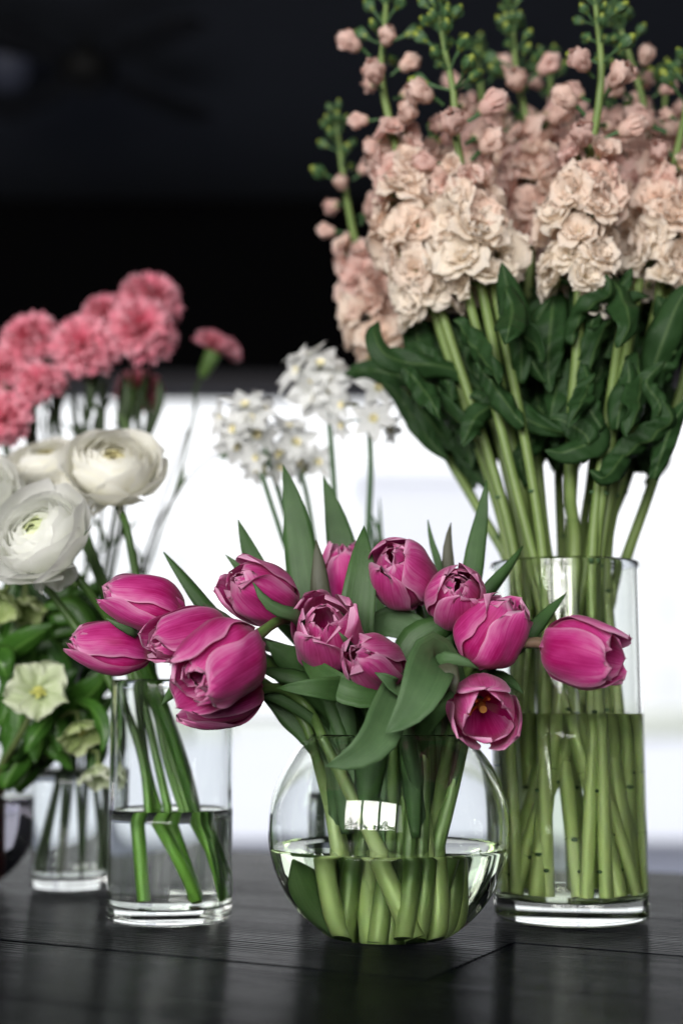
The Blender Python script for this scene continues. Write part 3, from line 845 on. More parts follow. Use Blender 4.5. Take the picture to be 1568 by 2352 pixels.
#        tulip, mat, width, points tip -> base, options
LEAF = [
 (5, G_, .0255, [(650, 1067, 1.0), (672, 1150, 1.0), (690, 1260, .995), (712, 1380, .99), (755, 1500, .985)], dict(cup=.15, shape=.62, tipw=.85)),
 (6, R_, .0145, [(726, 1240, .965), (732, 1300, .965), (738, 1380, .965), (760, 1460, .97)], dict(cup=.3, shape=.7)),
 (8, G_, .0235, [(742, 1093, 1.03), (765, 1170, 1.03), (785, 1260, 1.03), (800, 1350, 1.02), (820, 1470, 1.0)], dict(cup=.12, shape=.6)),
 (8, G_, .0225, [(835, 1208, .955), (832, 1260, .95), (828, 1330, .945), (820, 1410, .945), (830, 1500, .95)], dict(cup=-.3, shape=.62, midrib=-.03)),
 (2, G_, .0115, [(376, 1268, .97), (430, 1335, .97), (490, 1410, .97), (570, 1480, .97)], dict(cup=.5, shape=.6, roll=.4)),
 (3, R_, .0085, [(466, 1387, .955), (492, 1405, .955), (525, 1432, .955), (580, 1470, .96)], dict(cup=.3, shape=.5)),
 (5, G_, .0165, [(546, 1192, 1.0), (565, 1245, 1.0), (592, 1310, 1.0), (640, 1400, .99)], dict(cup=.3, shape=.75)),
 (5, G_, .0095, [(517, 1273, .99), (545, 1300, .99), (580, 1340, .99), (640, 1420, .985)], dict(cup=.3, shape=.6)),
 (3, Y_, .0085, [(581, 1338, .905), (606, 1375, .905), (640, 1400, .91), (680, 1412, .915), (710, 1450, .94)], dict(cup=.5, shape=.5, roll=.3)),
 (9, G_, .0055, [(982, 1194, 1.0), (990, 1240, 1.0), (1010, 1310, 1.0), (1020, 1400, .99)], dict(cup=.2, shape=.6)),
 (10, R_, .0082, [(1035, 1200, .985), (1028, 1250, .985), (1030, 1330, .98), (1030, 1420, .975)], dict(cup=.4, shape=.5)),
 (10, G_, .0142, [(1117, 1102, .985), (1108, 1170, .985), (1092, 1260, .98), (1078, 1350, .975), (1050, 1450, .97)], dict(cup=.2, shape=.6)),
 (11, G_, .0118, [(1200, 1254, .97), (1172, 1300, .965), (1130, 1352, .96), (1080, 1420, .96), (1030, 1480, .96)], dict(cup=.5, shape=.55, roll=.5)),
 (12, G_, .0105, [(1299, 1364, .945), (1262, 1402, .94), (1225, 1445, .935), (1180, 1490, .94), (1110, 1540, .95)], dict(cup=.35, shape=.55)),
 (12, Y_, .0045, [(1248, 1489, .91), (1222, 1484, .91), (1195, 1480, .92), (1150, 1500, .94)], dict(cup=.3, shape=.5)),
 (4, G_, .0150, [(636, 1580, .900), (690, 1580, .895), (750, 1582, .90), (810, 1590, .92), (860, 1640, .94)], dict(cup=-.25, shape=.5, roll=.1)),
 (3, G_, .0270, [(612, 1472, .945), (640, 1495, .945), (690, 1530, .95), (750, 1590, .96), (800, 1660, .97)], dict(cup=.3, shape=.5, roll=.15)),
 (6, G_, .0175, [(690, 1500, .935), (740, 1552, .915), (800, 1588, .905), (860, 1596, .91), (915, 1592, .93)], dict(cup=-.35, shape=.5)),
 (6, Y_, .0245, [(747, 1760, .868), (810, 1742, .870), (862, 1700, .875), (888, 1645, .885), (905, 1590, .91)], dict(cup=-.22, shape=.62, roll=-.1, tipw=.8)),
 (11, Y_, .0300, [(884, 1685, .865), (925, 1650, .868), (958, 1605, .872), (982, 1550, .88), (1000, 1510, .91)], dict(cup=-.20, shape=.72, tipw=.75)),
 (11, G_, .0300, [(1050, 1432, .955), (1000, 1455, .955), (962, 1490, .955), (950, 1540, .955), (960, 1610, .96)], dict(cup=.5, shape=.45, roll=.3)),
 (9, Y_, .0215, [(828, 1470, .975), (862, 1440, .97), (900, 1428, .965), (950, 1450, .965), (985, 1500, .965)], dict(cup=-.3, shape=.45, roll=.1)),
 (9, G_, .0260, [(935, 1330, 1.03), (948, 1390, 1.025), (962, 1450, 1.02), (975, 1530, 1.0)], dict(cup=.2, shape=.4)),
 (11, Y_, .0105, [(1098, 1536, .890), (1062, 1518, .888), (1025, 1514, .89), (1005, 1530, .90), (990, 1570, .93)], dict(cup=.5, shape=.5)),
 (11, R_, .0180, [(1045, 1594, .885), (1038, 1565, .885), (1022, 1542, .888), (1005, 1530, .90)], dict(cup=.3, shape=.8)),
 (13, G_, .0110, [(1200, 1592, .94), (1172, 1566, .945), (1135, 1556, .95), (1090, 1575, .955), (1040, 1630, .96)], dict(cup=.4, shape=.5)),
 (13, G_, .0140, [(1112, 1556, .92), (1070, 1572, .925), (1030, 1600, .93), (985, 1650, .94), (960, 1720, .95)], dict(cup=-.3, shape=.5)),
 (4, G_, .0090, [(372, 1618, .925), (395, 1592, .93), (425, 1565, .935), (470, 1540, .94)], dict(cup=.3, shape=.6)),
 (1, Y_, .0050, [(245, 1420, .922), (275, 1438, .925), (310, 1455, .93), (350, 1475, .95)], dict(cup=.3, shape=.5)),
 (4, G_, .0130, [(590, 1535, .945), (640, 1543, .94), (700, 1558, .94), (760, 1600, .95)], dict(cup=.5, shape=.5, roll=.6)),
 (7, Y_, .0110, [(860, 1545, .885), (882, 1556, .885), (905, 1578, .89), (920, 1610, .91)], dict(cup=-.5, shape=.6)),
 (7, Y_, .0050, [(778, 1452, .895), (788, 1464, .897), (800, 1480, .905), (830, 1520, .93)], dict(cup=.3, shape=.5)),
 (0, G_, .0180, [(600, 1600, .965), (650, 1625, .965), (710, 1680, .965), (770, 1780, .965)], dict(cup=.4, shape=.4, roll=.4)),
 (5, G_, .0230, [(690, 1600, .985), (740, 1660, .98), (790, 1740, .975), (830, 1830, .97)], dict(cup=.4, shape=.3)),
 (2, G_, .0240, [(780, 1600, 1.0), (820, 1690, .99), (860, 1770, .98), (890, 1850, .975)], dict(cup=.4, shape=.3)),
 (10, G_, .0260, [(1010, 1560, 1.0), (1005, 1650, .99), (985, 1750, .98), (960, 1850, .975)], dict(cup=.3, shape=.3)),
 (9, G_, .0260, [(920, 1560, .985), (935, 1650, .98), (940, 1740, .975), (935, 1840, .97)], dict(cup=.3, shape=.3)),
 (12, G_, .0200, [(1060, 1590, .96), (1030, 1650, .96), (1000, 1740, .96), (975, 1840, .965)], dict(cup=.4, shape=.4, roll=.5)),
 (8, G_, .0280, [(860, 1480, 1.02), (880, 1570, 1.01), (890, 1680, 1.0), (895, 1790, .985)], dict(cup=.2, shape=.3)),
 (1, G_, .0200, [(600, 1500, .985), (670, 1560, .98), (740, 1640, .975), (800, 1740, .97)], dict(cup=.3, shape=.4, roll=-.3)),
 (11, G_, .0260, [(1080, 1480, .975), (1060, 1560, .97), (1030, 1640, .965), (1000, 1730, .96)], dict(cup=.3, shape=.4)),
 (13, G_, .0160, [(1062, 1600, .975), (1040, 1680, .97), (1020, 1760, .965), (1000, 1850, .965)], dict(cup=.3, shape=.4)),
]
for k, (ti, mat, wd, pts, kw) in enumerate(LEAF):
    tail = tail_of(ti, (0.86,)) if pts[-1][1] > 1590 else tail_of(ti, (0.58, 0.84))
    ribbon(pts, wd, mat, tul[ti], seed=k * 5, tail=tail, **kw)

r = np.random.default_rng(15)
for k in range(16):       # leaf bases between the stems, above the water
    a = (k * 2.39996) % (2 * PI)
    md_ = in_bowl(a, r.uniform(.020, .036), r.uniform(.060, .075))
    tp_ = in_bowl(a + r.uniform(-.3, .3), r.uniform(.032, .048), r.uniform(.135, .170))
    ribbon([tp_, tp_ * .5 + md_ * .5 + np.array([0, 0, .004]), md_], r.uniform(.014, .022), G_ if k % 3 else Y_, tul[k % 14], seed=800 + k, cup=.5, shape=.4, roll=r.uniform(-.6, .6), n=18)
for k, (a0, z1, wd) in enumerate([(3.2, .060, .024)]):      # added blade standing in for a green leaf reflection underwater
    ft = in_bowl(a0, .020, BOWL_FLOOR + .008); tp_ = in_bowl(a0, .050, z1 - .012)
    ribbon([tp_ + np.array([0, 0, .006]), tp_ * .6 + ft * .4, ft], wd, m_tleaf_pale, tul[k], seed=850 + k, cup=.4, shape=.4, n=16)
for k in range(13):       # extra cut stems whose blooms are hidden in the bunch
    a = k * 2.2 + .4
    ft = in_bowl(a - .5 + 0 * k, r.uniform(.010, .034), BOWL_FLOOR + .006)
    nk = in_bowl(a, r.uniform(.012, .046), .150)
    P = spline([nk, nk * .5 + ft * .5 + np.array([.003, 0, 0]), ft], 18)
    part('stem', MB().tube(P, np.linspace(.0032, .0060, 18), 10), m_tstem, tul[(k * 5) % 14])
# ------------------------------------------------------------------ stock (Matthiola) in the tall vase
def stock_petal_mat():
    n = NT('stock_petal')
    u, v = n.uv()
    oi = n.node('ShaderNodeObjectInfo')
    f = n.noise(n.coords('UV', (9, 1.5, 1)), 1.2, 3)
    f2 = n.noise(n.coords('Object'), 70.0, 3)
    edge = n.mix(0.45, oi.outputs['Color'], (0.95, 0.88, 0.84))
    col = n.mix(n.math('MULTIPLY', n.math('POWER', v, 2.0), 0.8), oi.outputs['Color'], edge)
    col = n.mix(n.math('MULTIPLY', f, 0.20), col, (0.86, 0.55, 0.43))
    col = n.mix(n.math('MULTIPLY', n.math('GREATER_THAN', f2, 0.62), 0.25), col, (0.90, 0.86, 0.74))
    b = n.math('SUBTRACT', 1.0, n.math('MULTIPLY', v, 4.2), clamp=True)
    col = n.mix(n.math('MULTIPLY', b, 0.75), col, (0.52, 0.58, 0.12))
    n.base(col, 0.55, 0.25, n.bump(f, 0.3, 0.0006))
    n.translucent(col, 0.42)
    return n.m
m_sp = stock_petal_mat()
m_sbud = leaf_mat('stock_bud', (0.030, 0.080, 0.030), (0.085, 0.17, 0.065), None, 8, 0.1, 0.55)
m_sbudtip = leaf_mat('stock_bud_tip', (0.14, 0.22, 0.03), (0.40, 0.44, 0.07), None, 8, 0.15, 0.5)
m_sstem = stem_mat('stock_stem', (0.11, 0.18, 0.045), (0.22, 0.30, 0.095), foot=(0.56, 0.68, 0.30), fstart=.60)  # naturally pale foot, brightened more in colour where the vase stays dim
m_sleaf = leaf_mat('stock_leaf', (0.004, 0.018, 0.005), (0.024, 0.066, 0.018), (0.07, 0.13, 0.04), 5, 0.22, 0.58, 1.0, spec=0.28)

def one_petal(L, Wd, theta0, theta1, phi, seed, r0=0.0, ruff=1.0, n=6, m=5):
    """small petal in local frame (z = out of the flower); leans from theta0 to theta1 off the axis"""
    f, g = wob(seed), wob(seed + 5)
    t = np.linspace(0, 1, n); u = np.linspace(-1, 1, m)
    th = theta0 + (theta1 - theta0) * t
    dr = np.concatenate([[0], np.cumsum(np.sin((th[1:] + th[:-1]) / 2) * L / (n - 1))]) + r0
    dz = np.concatenate([[0], np.cumsum(np.cos((th[1:] + th[:-1]) / 2) * L / (n - 1))])
    wd = Wd * (0.25 + 0.75 * np.sin(np.clip(t * 1.15, 0, 1) * PI / 2)) * np.sqrt(np.clip(1.03 - t ** 5, 0.04, 1))
    er = np.array([math.cos(phi), math.sin(phi), 0]); et = np.array([-math.sin(phi), math.cos(phi), 0]); ez = np.array([0, 0, 1.0])
    nn = -np.cos(th)[:, None] * er + np.sin(th)[:, None] * ez
    d = Wd * ruff * (0.32 * g(u[None] * 3.4, t[:, None] * 3) * (0.25 + t[:, None]) + 0.22 * (u[None] ** 2))
    tt = 1 - 0.12 * (u[None] ** 2) * t[:, None] + 0.05 * f(u[None] * 4, t[:, None])
    P = (dr[:, None] * tt)[..., None] * er + (dz[:, None] * tt)[..., None] * ez + (u[None] * wd[:, None])[..., None] * et + d[..., None] * nn[:, None]
    return P

def floret_mesh(seed, openness=1.0):
    r = np.random.default_rng(seed)
    mb = MB(); k = 0
    for cnt, L, Wd, a0, a1 in ((5, .0190, .0105, .75, 1.85), (4, .0165, .0098, .50, 1.30), (4, .0130, .0080, .30, .95), (3, .0095, .0058, .12, .55)):
        for i in range(cnt):
            ph = i * 2 * PI / cnt + r.uniform(-.35, .35) + k
            mb.grid(one_petal(L * r.uniform(.85, 1.12), Wd * r.uniform(.85, 1.1), a0 * openness, a1 * openness + r.normal(0, .16), ph, seed * 50 + k, 0.0008, 0.72, 8, 7))
            k += 1
    mb.tube([(0, 0, -0.006), (0, 0, 0.001)], [0.001, 0.0018], 6, mi=1)
    return mb.mesh('floret', [m_sp, m_sbud])
FLORETS = [floret_mesh(s) for s in range(7)]
HALF = [floret_mesh(20 + s, 0.55) for s in range(3)]

def pinkbud_mesh(seed):
    r = np.random.default_rng(seed); mb = MB()
    for i in range(6):
        mb.grid(one_petal(.0115 * r.uniform(.9, 1.05), .0052, .75, -0.55, i * 1.05 + r.uniform(-.2, .2), seed * 9 + i, 0.0008, .55) + np.array([0, 0, .007]))
    mb.ball((0, 0, .0095), (.0038, .0038, .0045), 8, 5)
    mb.tube([(0, 0, 0), (0, 0.0006, .004), (0, 0, .0075)], [.0008, .0009, .0017], 6, mi=1)
    for i in range(4):
        mb.grid(one_petal(.0075, .0026, .7, .05, i * PI / 2, seed + i, 0.0006, .2, 4, 3) + np.array([0, 0, .0068]), mi=1)
    return mb.mesh('bud', [m_sp, m_sbud])
def greenbud_mesh(seed):
    r = np.random.default_rng(seed); mb = MB()
    mb.tube([(0, 0, -.005), (0, .0006, .003), (0, 0, .0085)], [.0007, .0007, .0014], 6, mi=0)
    mb.ball((0, 0, .0118), (.0025, .0025, .0052), 8, 6, mi=1)
    for i in range(4):
        mb.grid(one_petal(.0102, .0036, .72, -.62, i * PI / 2 + .3, seed + i, 0.0006, .15, 6, 4) + np.array([0, 0, .0068]), mi=0)
    return mb.mesh('bud', [m_sbud, m_sbudtip])
PBUD = [pinkbud_mesh(s) for s in range(4)]
GBUD = [greenbud_mesh(s) for s in range(3)]

def lerp3(a, b, t): return tuple(np.array(a) * (1 - t) + np.array(b) * t)
ROSE, BLUSH, CREAM = (0.82, 0.54, 0.49), (0.945, 0.76, 0.63), (0.965, 0.91, 0.79)

def bud_at(root, me, p, axis, s, spin, name='bud', col=None):
    o = link(name, me, root)
    if name == 'bud': p = np.asarray(p) + nrm(axis) * .0045 * s
    place(o, np.asarray(p) - np.array(root.location), basis(axis, spin), s)
    if col is not None: o.color = (*col, 1)
    return o

TC = np.array([TX, TY, 0.0])
def stock(label, spine, f0, f1, foot, seed, tone=0.0, scale=1.0, creamy=1.0, gb=True, stem_r=.0044, dens=1.0, gbs=1.0):
    """spine: [(px,py,d)...] from the top to just above the vase; f0, f1: py between which full florets sit"""
    r = np.random.default_rng(seed)
    pts = [W(*p) for p in spine]
    fa, fr = foot
    fp = TC + np.array([math.cos(fa) * fr, math.sin(fa) * fr, 0.019])
    low = pts[-1] * 0.45 + fp * 0.55
    root = thing('stock_stem', label, 'flower', fp, 'blush stock stems in the tall vase')
    P = spline(pts + [low, fp], 46)
    pys = np.interp(np.linspace(0, 1, 46), np.linspace(0, 1, 46), np.arange(46))
    rad = np.interp(np.arange(46), [0, 6, 20, 45], [0.0018, 0.0030, stem_r * 0.86, stem_r * 1.08])
    part('stem', MB().tube(P, rad, 10, lobes=0.05), m_sstem, root)
    # leaf scars along the lower stem
    mb = MB()
    for i in range(22 + r.integers(0, 3), 45, r.integers(3, 5)):
        q = P[i]; a = r.uniform(0, 2 * PI)
        tg = nrm(P[min(i + 1, 45)] - P[i - 1])
        mb.ball(q, (rad[i] * 1.08, rad[i] * 1.08, .0011), 9, 4, tg)
        mb.ball(q + np.array([math.cos(a), math.sin(a), 0]) * rad[i] * .85, (.0026, .0026, .0016), 7, 4)
    part('leaf_scar', mb, m_sbud, root, kind='stuff')
    # python helper: picture height of each spine point
    def py_of(q):
        v = q - np.array([0, 0, CAM_H]); zc = v[1] * CT + v[2] * ST; yc = -v[1] * ST + v[2] * CT
        return 1176 - yc / zc * FPX
    hs = np.array([py_of(q) for q in P])
    def at(py): 
        i = int(np.argmin(np.abs(hs[:34] - py))); return P[i], nrm(P[max(i - 1, 0)] - P[min(i + 1, 45)])
    # buds above the florets
    top = hs[0]
    ga = r.uniform(0, 6)
    y = top
    k = 0
    step_px = 15 / scale
    while y < f0 + 25:
        q, up = at(y)
        fr_ = (y - top) / max(f0 - top, 1)
        Bs = basis(up, ga); ga += 2.4
        out = Bs[:, 0]
        axis = nrm(out * (0.45 + 1.0 * min(1, fr_ * 2)) + up * (1.05 - 0.55 * fr_) + r.normal(0, .12, 3))
        if fr_ < r.uniform(.42, .60):
            s = (0.85 + 1.35 * fr_) * scale * gbs * r.uniform(.8, 1.2)
            bud_at(root, GBUD[k % 3], q, axis, s, r.uniform(0, 6))
            y += step_px * (0.28 if fr_ < 0.20 else 1.0)
        else:
            s = (1.1 + 0.8 * fr_) * scale * r.uniform(.75, 1.2)
            col = lerp3(ROSE, BLUSH, r.uniform(0.05, .55))
            bud_at(root, PBUD[k % 4], q + out * .002, axis, s, r.uniform(0, 6), col=col)
            y += step_px * 1.45
        k += 1
    # florets
    y = f0
    while y < f1:
        q, up = at(y)
        t = (y - f0) / max(f1 - f0, 1)
        Bs = basis(up, ga); ga += 2.4
        out = Bs[:, 0]
        axis = nrm(out + up * r.uniform(-.05, .7) + r.normal(0, .22, 3))
        tt = np.clip((t * 1.25 - 0.05) * creamy + r.normal(0, .17) + tone, 0, 1)
        col = lerp3(ROSE, BLUSH, tt / .42) if tt < .42 else lerp3(BLUSH, CREAM, (tt - .42) / .58)
        grow = (0.72 + 0.42 * min(1, t * 2.4)) * (1 - .25 * max(0, t - .85) / .15)
        me = HALF[k % 3] if t < .12 else FLORETS[k % 7]
        bud_at(root, me, q + out * r.uniform(.010, .0165) * grow * scale, axis, grow * scale * r.uniform(.80, 1.28), r.uniform(0, 6), 'floret', col)
        y += 10.5 / scale / dens; k += 1
    return root, P

STOCK = [
 dict(label='stock stem whose bare budded tip touches the top edge left of the others', spine=[(888, -30, 1.06), (882, 80, 1.06), (874, 160, 1.06), (885, 240, 1.06), (905, 320, 1.06), (930, 450, 1.06), (965, 600, 1.06), (1010, 760, 1.07), (1090, 1000, 1.08), (1170, 1290, 1.085)], f0=300, f1=735, foot=(2.6, 0.044), seed=1, creamy=1.05, scale=1.0),
 dict(label='stock stem with the tallest cream spike and a bright green stem beneath it', spine=[(1008, 40, 1.03), (1022, 120, 1.03), (1042, 220, 1.03), (1045, 300, 1.035), (1058, 380, 1.04), (1075, 500, 1.04), (1105, 660, 1.04), (1130, 780, 1.045), (1160, 950, 1.05), (1200, 1140, 1.055), (1222, 1300, 1.06)], f0=385, f1=665, foot=(-0.9, 0.041), seed=2, tone=.12, creamy=1.25, scale=1.03, stem_r=.0052),
 dict(label='stock stem leaning out farthest left behind the cream spikes', spine=[(772, 275, 1.18), (782, 360, 1.18), (795, 450, 1.18), (812, 540, 1.175), (838, 640, 1.17), (862, 760, 1.165), (930, 880, 1.155), (1010, 1020, 1.14), (1110, 1190, 1.12), (1180, 1330, 1.11)], f0=560, f1=850, foot=(1.0, 0.044), seed=3, tone=.05, creamy=.6, scale=.95),
 dict(label='stock stem with a dense dark green bud tip between two pink shoulders', spine=[(1176, 40, 1.12), (1180, 110, 1.12), (1188, 190, 1.12), (1208, 270, 1.12), (1222, 360, 1.12), (1222, 520, 1.12), (1210, 700, 1.12), (1198, 900, 1.115), (1215, 1100, 1.11), (1245, 1300, 1.105)], f0=330, f1=570, foot=(1.9, 0.04), seed=4, tone=-.02, creamy=.45, scale=1.02),
 dict(label='stock stem blurred behind the others with a yellow green tip', spine=[(1098, 130, 1.26), (1105, 220, 1.26), (1120, 330, 1.25), (1130, 500, 1.24), (1140, 700, 1.22), (1165, 900, 1.19), (1190, 1150, 1.15), (1215, 1320, 1.12)], f0=235, f1=520, foot=(2.9, 0.03), seed=5, tone=0, creamy=.5, scale=1.0),
 dict(label='stock stem in front right with a tall isolated cream spike', spine=[(1362, -25, 1.015), (1372, 60, 1.015), (1380, 150, 1.015), (1374, 240, 1.02), (1358, 330, 1.02), (1345, 430, 1.02), (1335, 560, 1.02), (1328, 680, 1.025), (1325, 800, 1.03), (1312, 960, 1.04), (1308, 1130, 1.05), (1318, 1300, 1.06)], f0=345, f1=675, foot=(-2.3, 0.041), seed=6, tone=.08, creamy=1.05, scale=1.0, stem_r=.005),
 dict(label='stock stem with a bent budded tip near the top right corner', spine=[(1415, 35, 1.10), (1432, 90, 1.10), (1455, 160, 1.10), (1478, 250, 1.10), (1478, 360, 1.10), (1465, 520, 1.10), (1450, 700, 1.10), (1425, 900, 1.095), (1385, 1100, 1.09), (1365, 1300, 1.085)], f0=330, f1=610, foot=(0.35, 0.045), seed=7, tone=0, creamy=.5, scale=1.0),
 dict(label='stock stem cut by the right edge with a cream lower spike', spine=[(1592, 120, 1.05), (1578, 220, 1.05), (1560, 320, 1.05), (1538, 420, 1.05), (1522, 560, 1.05), (1512, 680, 1.05), (1495, 760, 1.055), (1462, 920, 1.06), (1425, 1100, 1.065), (1390, 1300, 1.07)], f0=370, f1=670, foot=(-0.25, 0.045), seed=8, tone=.05, creamy=1.15, scale=1.02, stem_r=.005),
 dict(label='stock stem slanting in from beyond the right edge', spine=[(1690, 250, 1.10), (1665, 400, 1.10), (1640, 550, 1.10), (1600, 750, 1.10), (1545, 960, 1.095), (1490, 1130, 1.09), (1420, 1330, 1.08)], f0=380, f1=740, foot=(3.6, 0.044), seed=9, tone=0, creamy=.8, scale=1.0, stem_r=.0048),
 dict(label='stock stem filling the gap behind the isolated spike', spine=[(1262, 150, 1.20), (1265, 260, 1.20), (1268, 400, 1.20), (1272, 600, 1.19), (1275, 800, 1.18), (1280, 1050, 1.15), (1290, 1300, 1.12)], f0=290, f1=520, foot=(1.3, 0.024), seed=10, tone=-.05, creamy=.4, scale=1.0),
 dict(label='stock stem at the upper right shoulder between two bud tips', spine=[(1530, 180, 1.18), (1520, 300, 1.18), (1505, 450, 1.18), (1480, 650, 1.17), (1440, 900, 1.15), (1400, 1100, 1.13), (1345, 1300, 1.11)], f0=290, f1=570, foot=(0.0, 0.028), seed=11, tone=-.02, creamy=.5, scale=1.0),
 dict(label='short stock stem filling the cream mass left of the green stem', spine=[(985, 330, 1.10), (1000, 420, 1.10), (1020, 520, 1.10), (1060, 650, 1.10), (1100, 800, 1.10), (1150, 1000, 1.10), (1190, 1300, 1.10)], f0=340, f1=640, foot=(-2.9, 0.045), seed=12, tone=.1, creamy=.9, scale=1.0, gb=False),
] + [
 dict(label='hidden stock stem at the far right behind the slanting one', spine=[(1640, 300, 1.2), (1600, 450, 1.2), (1560, 650, 1.19), (1500, 900, 1.17), (1440, 1100, 1.14), (1375, 1300, 1.11)], f0=360, f1=640, foot=(0.8, 0.042), seed=13, creamy=.5),
 dict(label='hidden stock stem deep in the middle of the blush mass', spine=[(1160, 300, 1.16), (1165, 450, 1.16), (1175, 650, 1.16), (1190, 900, 1.15), (1210, 1100, 1.13), (1255, 1300, 1.11)], f0=320, f1=560, foot=(-1.6, 0.036), seed=14, creamy=.6),
 dict(label='hidden stock stem behind the right shoulder of the bouquet', spine=[(1410, 260, 1.16), (1405, 450, 1.16), (1395, 650, 1.16), (1375, 900, 1.15), (1355, 1100, 1.13), (1335, 1300, 1.11)], f0=300, f1=560, foot=(-0.6, 0.03), seed=15, creamy=.5),
]
stk, spath = [], []
for d in STOCK:
    kw = dict(d)
    a, p = stock(kw.pop('label'), kw.pop('spine'), kw.pop('f0'), kw.pop('f1'), kw.pop('foot'), kw.pop('seed'), **kw)
    stk.append(a); spath.append(p)

# leaves: stock index, width, points tip -> base
SL = [
 (2, 0.0208, [(868, 738, 1.06), (858, 770, 1.055), (885, 815, 1.05), (950, 835, 1.055), (1040, 850, 1.06), (1110, 900, 1.07)], dict(cup=.35, shape=.35, roll=.3)),
 (0, 0.0241, [(935, 700, 1.08), (950, 740, 1.08), (965, 800, 1.08), (990, 870, 1.08)], dict(cup=.3, shape=.5)),
 (2, 0.0184, [(1030, 1060, 1.11), (985, 1010, 1.12), (935, 940, 1.13), (905, 900, 1.13), (880, 880, 1.13)], dict(cup=.3, shape=.55, roll=.2)),
 (2, 0.0203, [(790, 862, 1.14), (840, 850, 1.14), (900, 858, 1.13), (960, 880, 1.12)], dict(cup=.4, shape=.5)),
 (0, 0.0184, [(1120, 1130, 1.10), (1080, 1060, 1.10), (1040, 980, 1.10), (1010, 900, 1.10), (985, 840, 1.10)], dict(cup=.2, shape=.5)),
 (1, 0.0222, [(1152, 603, 1.01), (1160, 640, 1.01), (1175, 700, 1.015), (1195, 790, 1.02), (1195, 880, 1.03)], dict(cup=.3, shape=.45)),
 (3, 0.0261, [(1262, 905, 1.03), (1258, 840, 1.03), (1262, 770, 1.03), (1268, 700, 1.04), (1270, 650, 1.05)], dict(cup=.15, shape=.6)),
 (5, 0.0164, [(1390, 630, 1.00), (1400, 670, 1.0), (1360, 700, 1.0), (1330, 730, 1.01), (1310, 790, 1.02)], dict(cup=.5, shape=.5, roll=.5)),
 (5, 0.0222, [(1490, 680, 1.02), (1450, 690, 1.02), (1395, 740, 1.02), (1362, 810, 1.025), (1340, 890, 1.03)], dict(cup=.5, shape=.5, roll=.7)),
 (6, 0.0212, [(1415, 745, 1.06), (1400, 800, 1.06), (1380, 850, 1.06), (1360, 890, 1.06)], dict(cup=.3, shape=.5)),
 (7, 0.0261, [(1600, 640, 1.02), (1560, 690, 1.02), (1530, 760, 1.02), (1500, 850, 1.03), (1490, 930, 1.04)], dict(cup=.4, shape=.5)),
 (7, 0.0193, [(1570, 780, 1.03), (1530, 830, 1.03), (1500, 880, 1.04), (1480, 930, 1.05)], dict(cup=.4, shape=.5)),
 (1, 0.0164, [(1330, 1000, 1.02), (1260, 985, 1.02), (1190, 955, 1.03), (1140, 925, 1.04), (1080, 905, 1.05)], dict(cup=.4, shape=.5, roll=.2)),
 (1, 0.0184, [(1060, 1030, 1.03), (1090, 960, 1.03), (1130, 930, 1.04), (1160, 900, 1.045)], dict(cup=.4, shape=.5)),
 (5, 0.0222, [(1250, 1035, 1.01), (1290, 1040, 1.01), (1335, 1025, 1.01), (1360, 1000, 1.015), (1330, 955, 1.02), (1310, 930, 1.03)], dict(cup=.5, shape=.5, roll=.4)),
 (5, 0.0193, [(1260, 960, 1.02), (1300, 970, 1.015), (1350, 1010, 1.01), (1330, 1060, 1.02)], dict(cup=.3, shape=.5)),
 (7, 0.0203, [(1515, 915, 1.01), (1540, 960, 1.01), (1500, 1000, 1.01), (1440, 1040, 1.015), (1385, 1095, 1.02), (1360, 1080, 1.03)], dict(cup=.5, shape=.4, roll=.5)),
 (7, 0.0175, [(1352, 1080, 1.0), (1385, 1098, 1.0), (1420, 1060, 1.01), (1450, 1010, 1.03)], dict(cup=.5, shape=.5)),
 (0, 0.0232, [(1085, 1080, 1.09), (1070, 1000, 1.09), (1060, 920, 1.09), (1050, 850, 1.09)], dict(cup=.2, shape=.5)),
 (1, 0.0212, [(1030, 740, 1.08), (1060, 800, 1.08), (1090, 860, 1.08), (1120, 940, 1.07)], dict(cup=.3, shape=.5)),
]
r = np.random.default_rng(31)
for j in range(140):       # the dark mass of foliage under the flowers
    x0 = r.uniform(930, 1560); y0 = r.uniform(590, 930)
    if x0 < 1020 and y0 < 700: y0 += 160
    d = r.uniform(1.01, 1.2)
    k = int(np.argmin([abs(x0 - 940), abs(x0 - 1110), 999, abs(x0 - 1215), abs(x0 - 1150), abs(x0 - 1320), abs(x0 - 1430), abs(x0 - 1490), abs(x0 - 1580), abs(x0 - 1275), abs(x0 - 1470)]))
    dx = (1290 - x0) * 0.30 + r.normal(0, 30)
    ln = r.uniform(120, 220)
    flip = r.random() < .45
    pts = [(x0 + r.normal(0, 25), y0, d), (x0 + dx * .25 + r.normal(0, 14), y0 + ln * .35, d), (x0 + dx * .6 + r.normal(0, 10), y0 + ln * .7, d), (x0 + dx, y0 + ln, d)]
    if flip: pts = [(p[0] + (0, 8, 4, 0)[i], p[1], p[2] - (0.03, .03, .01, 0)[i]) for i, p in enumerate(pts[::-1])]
    SL.append((k, r.uniform(.013, .024), pts, dict(cup=r.uniform(.15, .6), shape=r.uniform(.4, .6), roll=r.uniform(-.7, .7))))
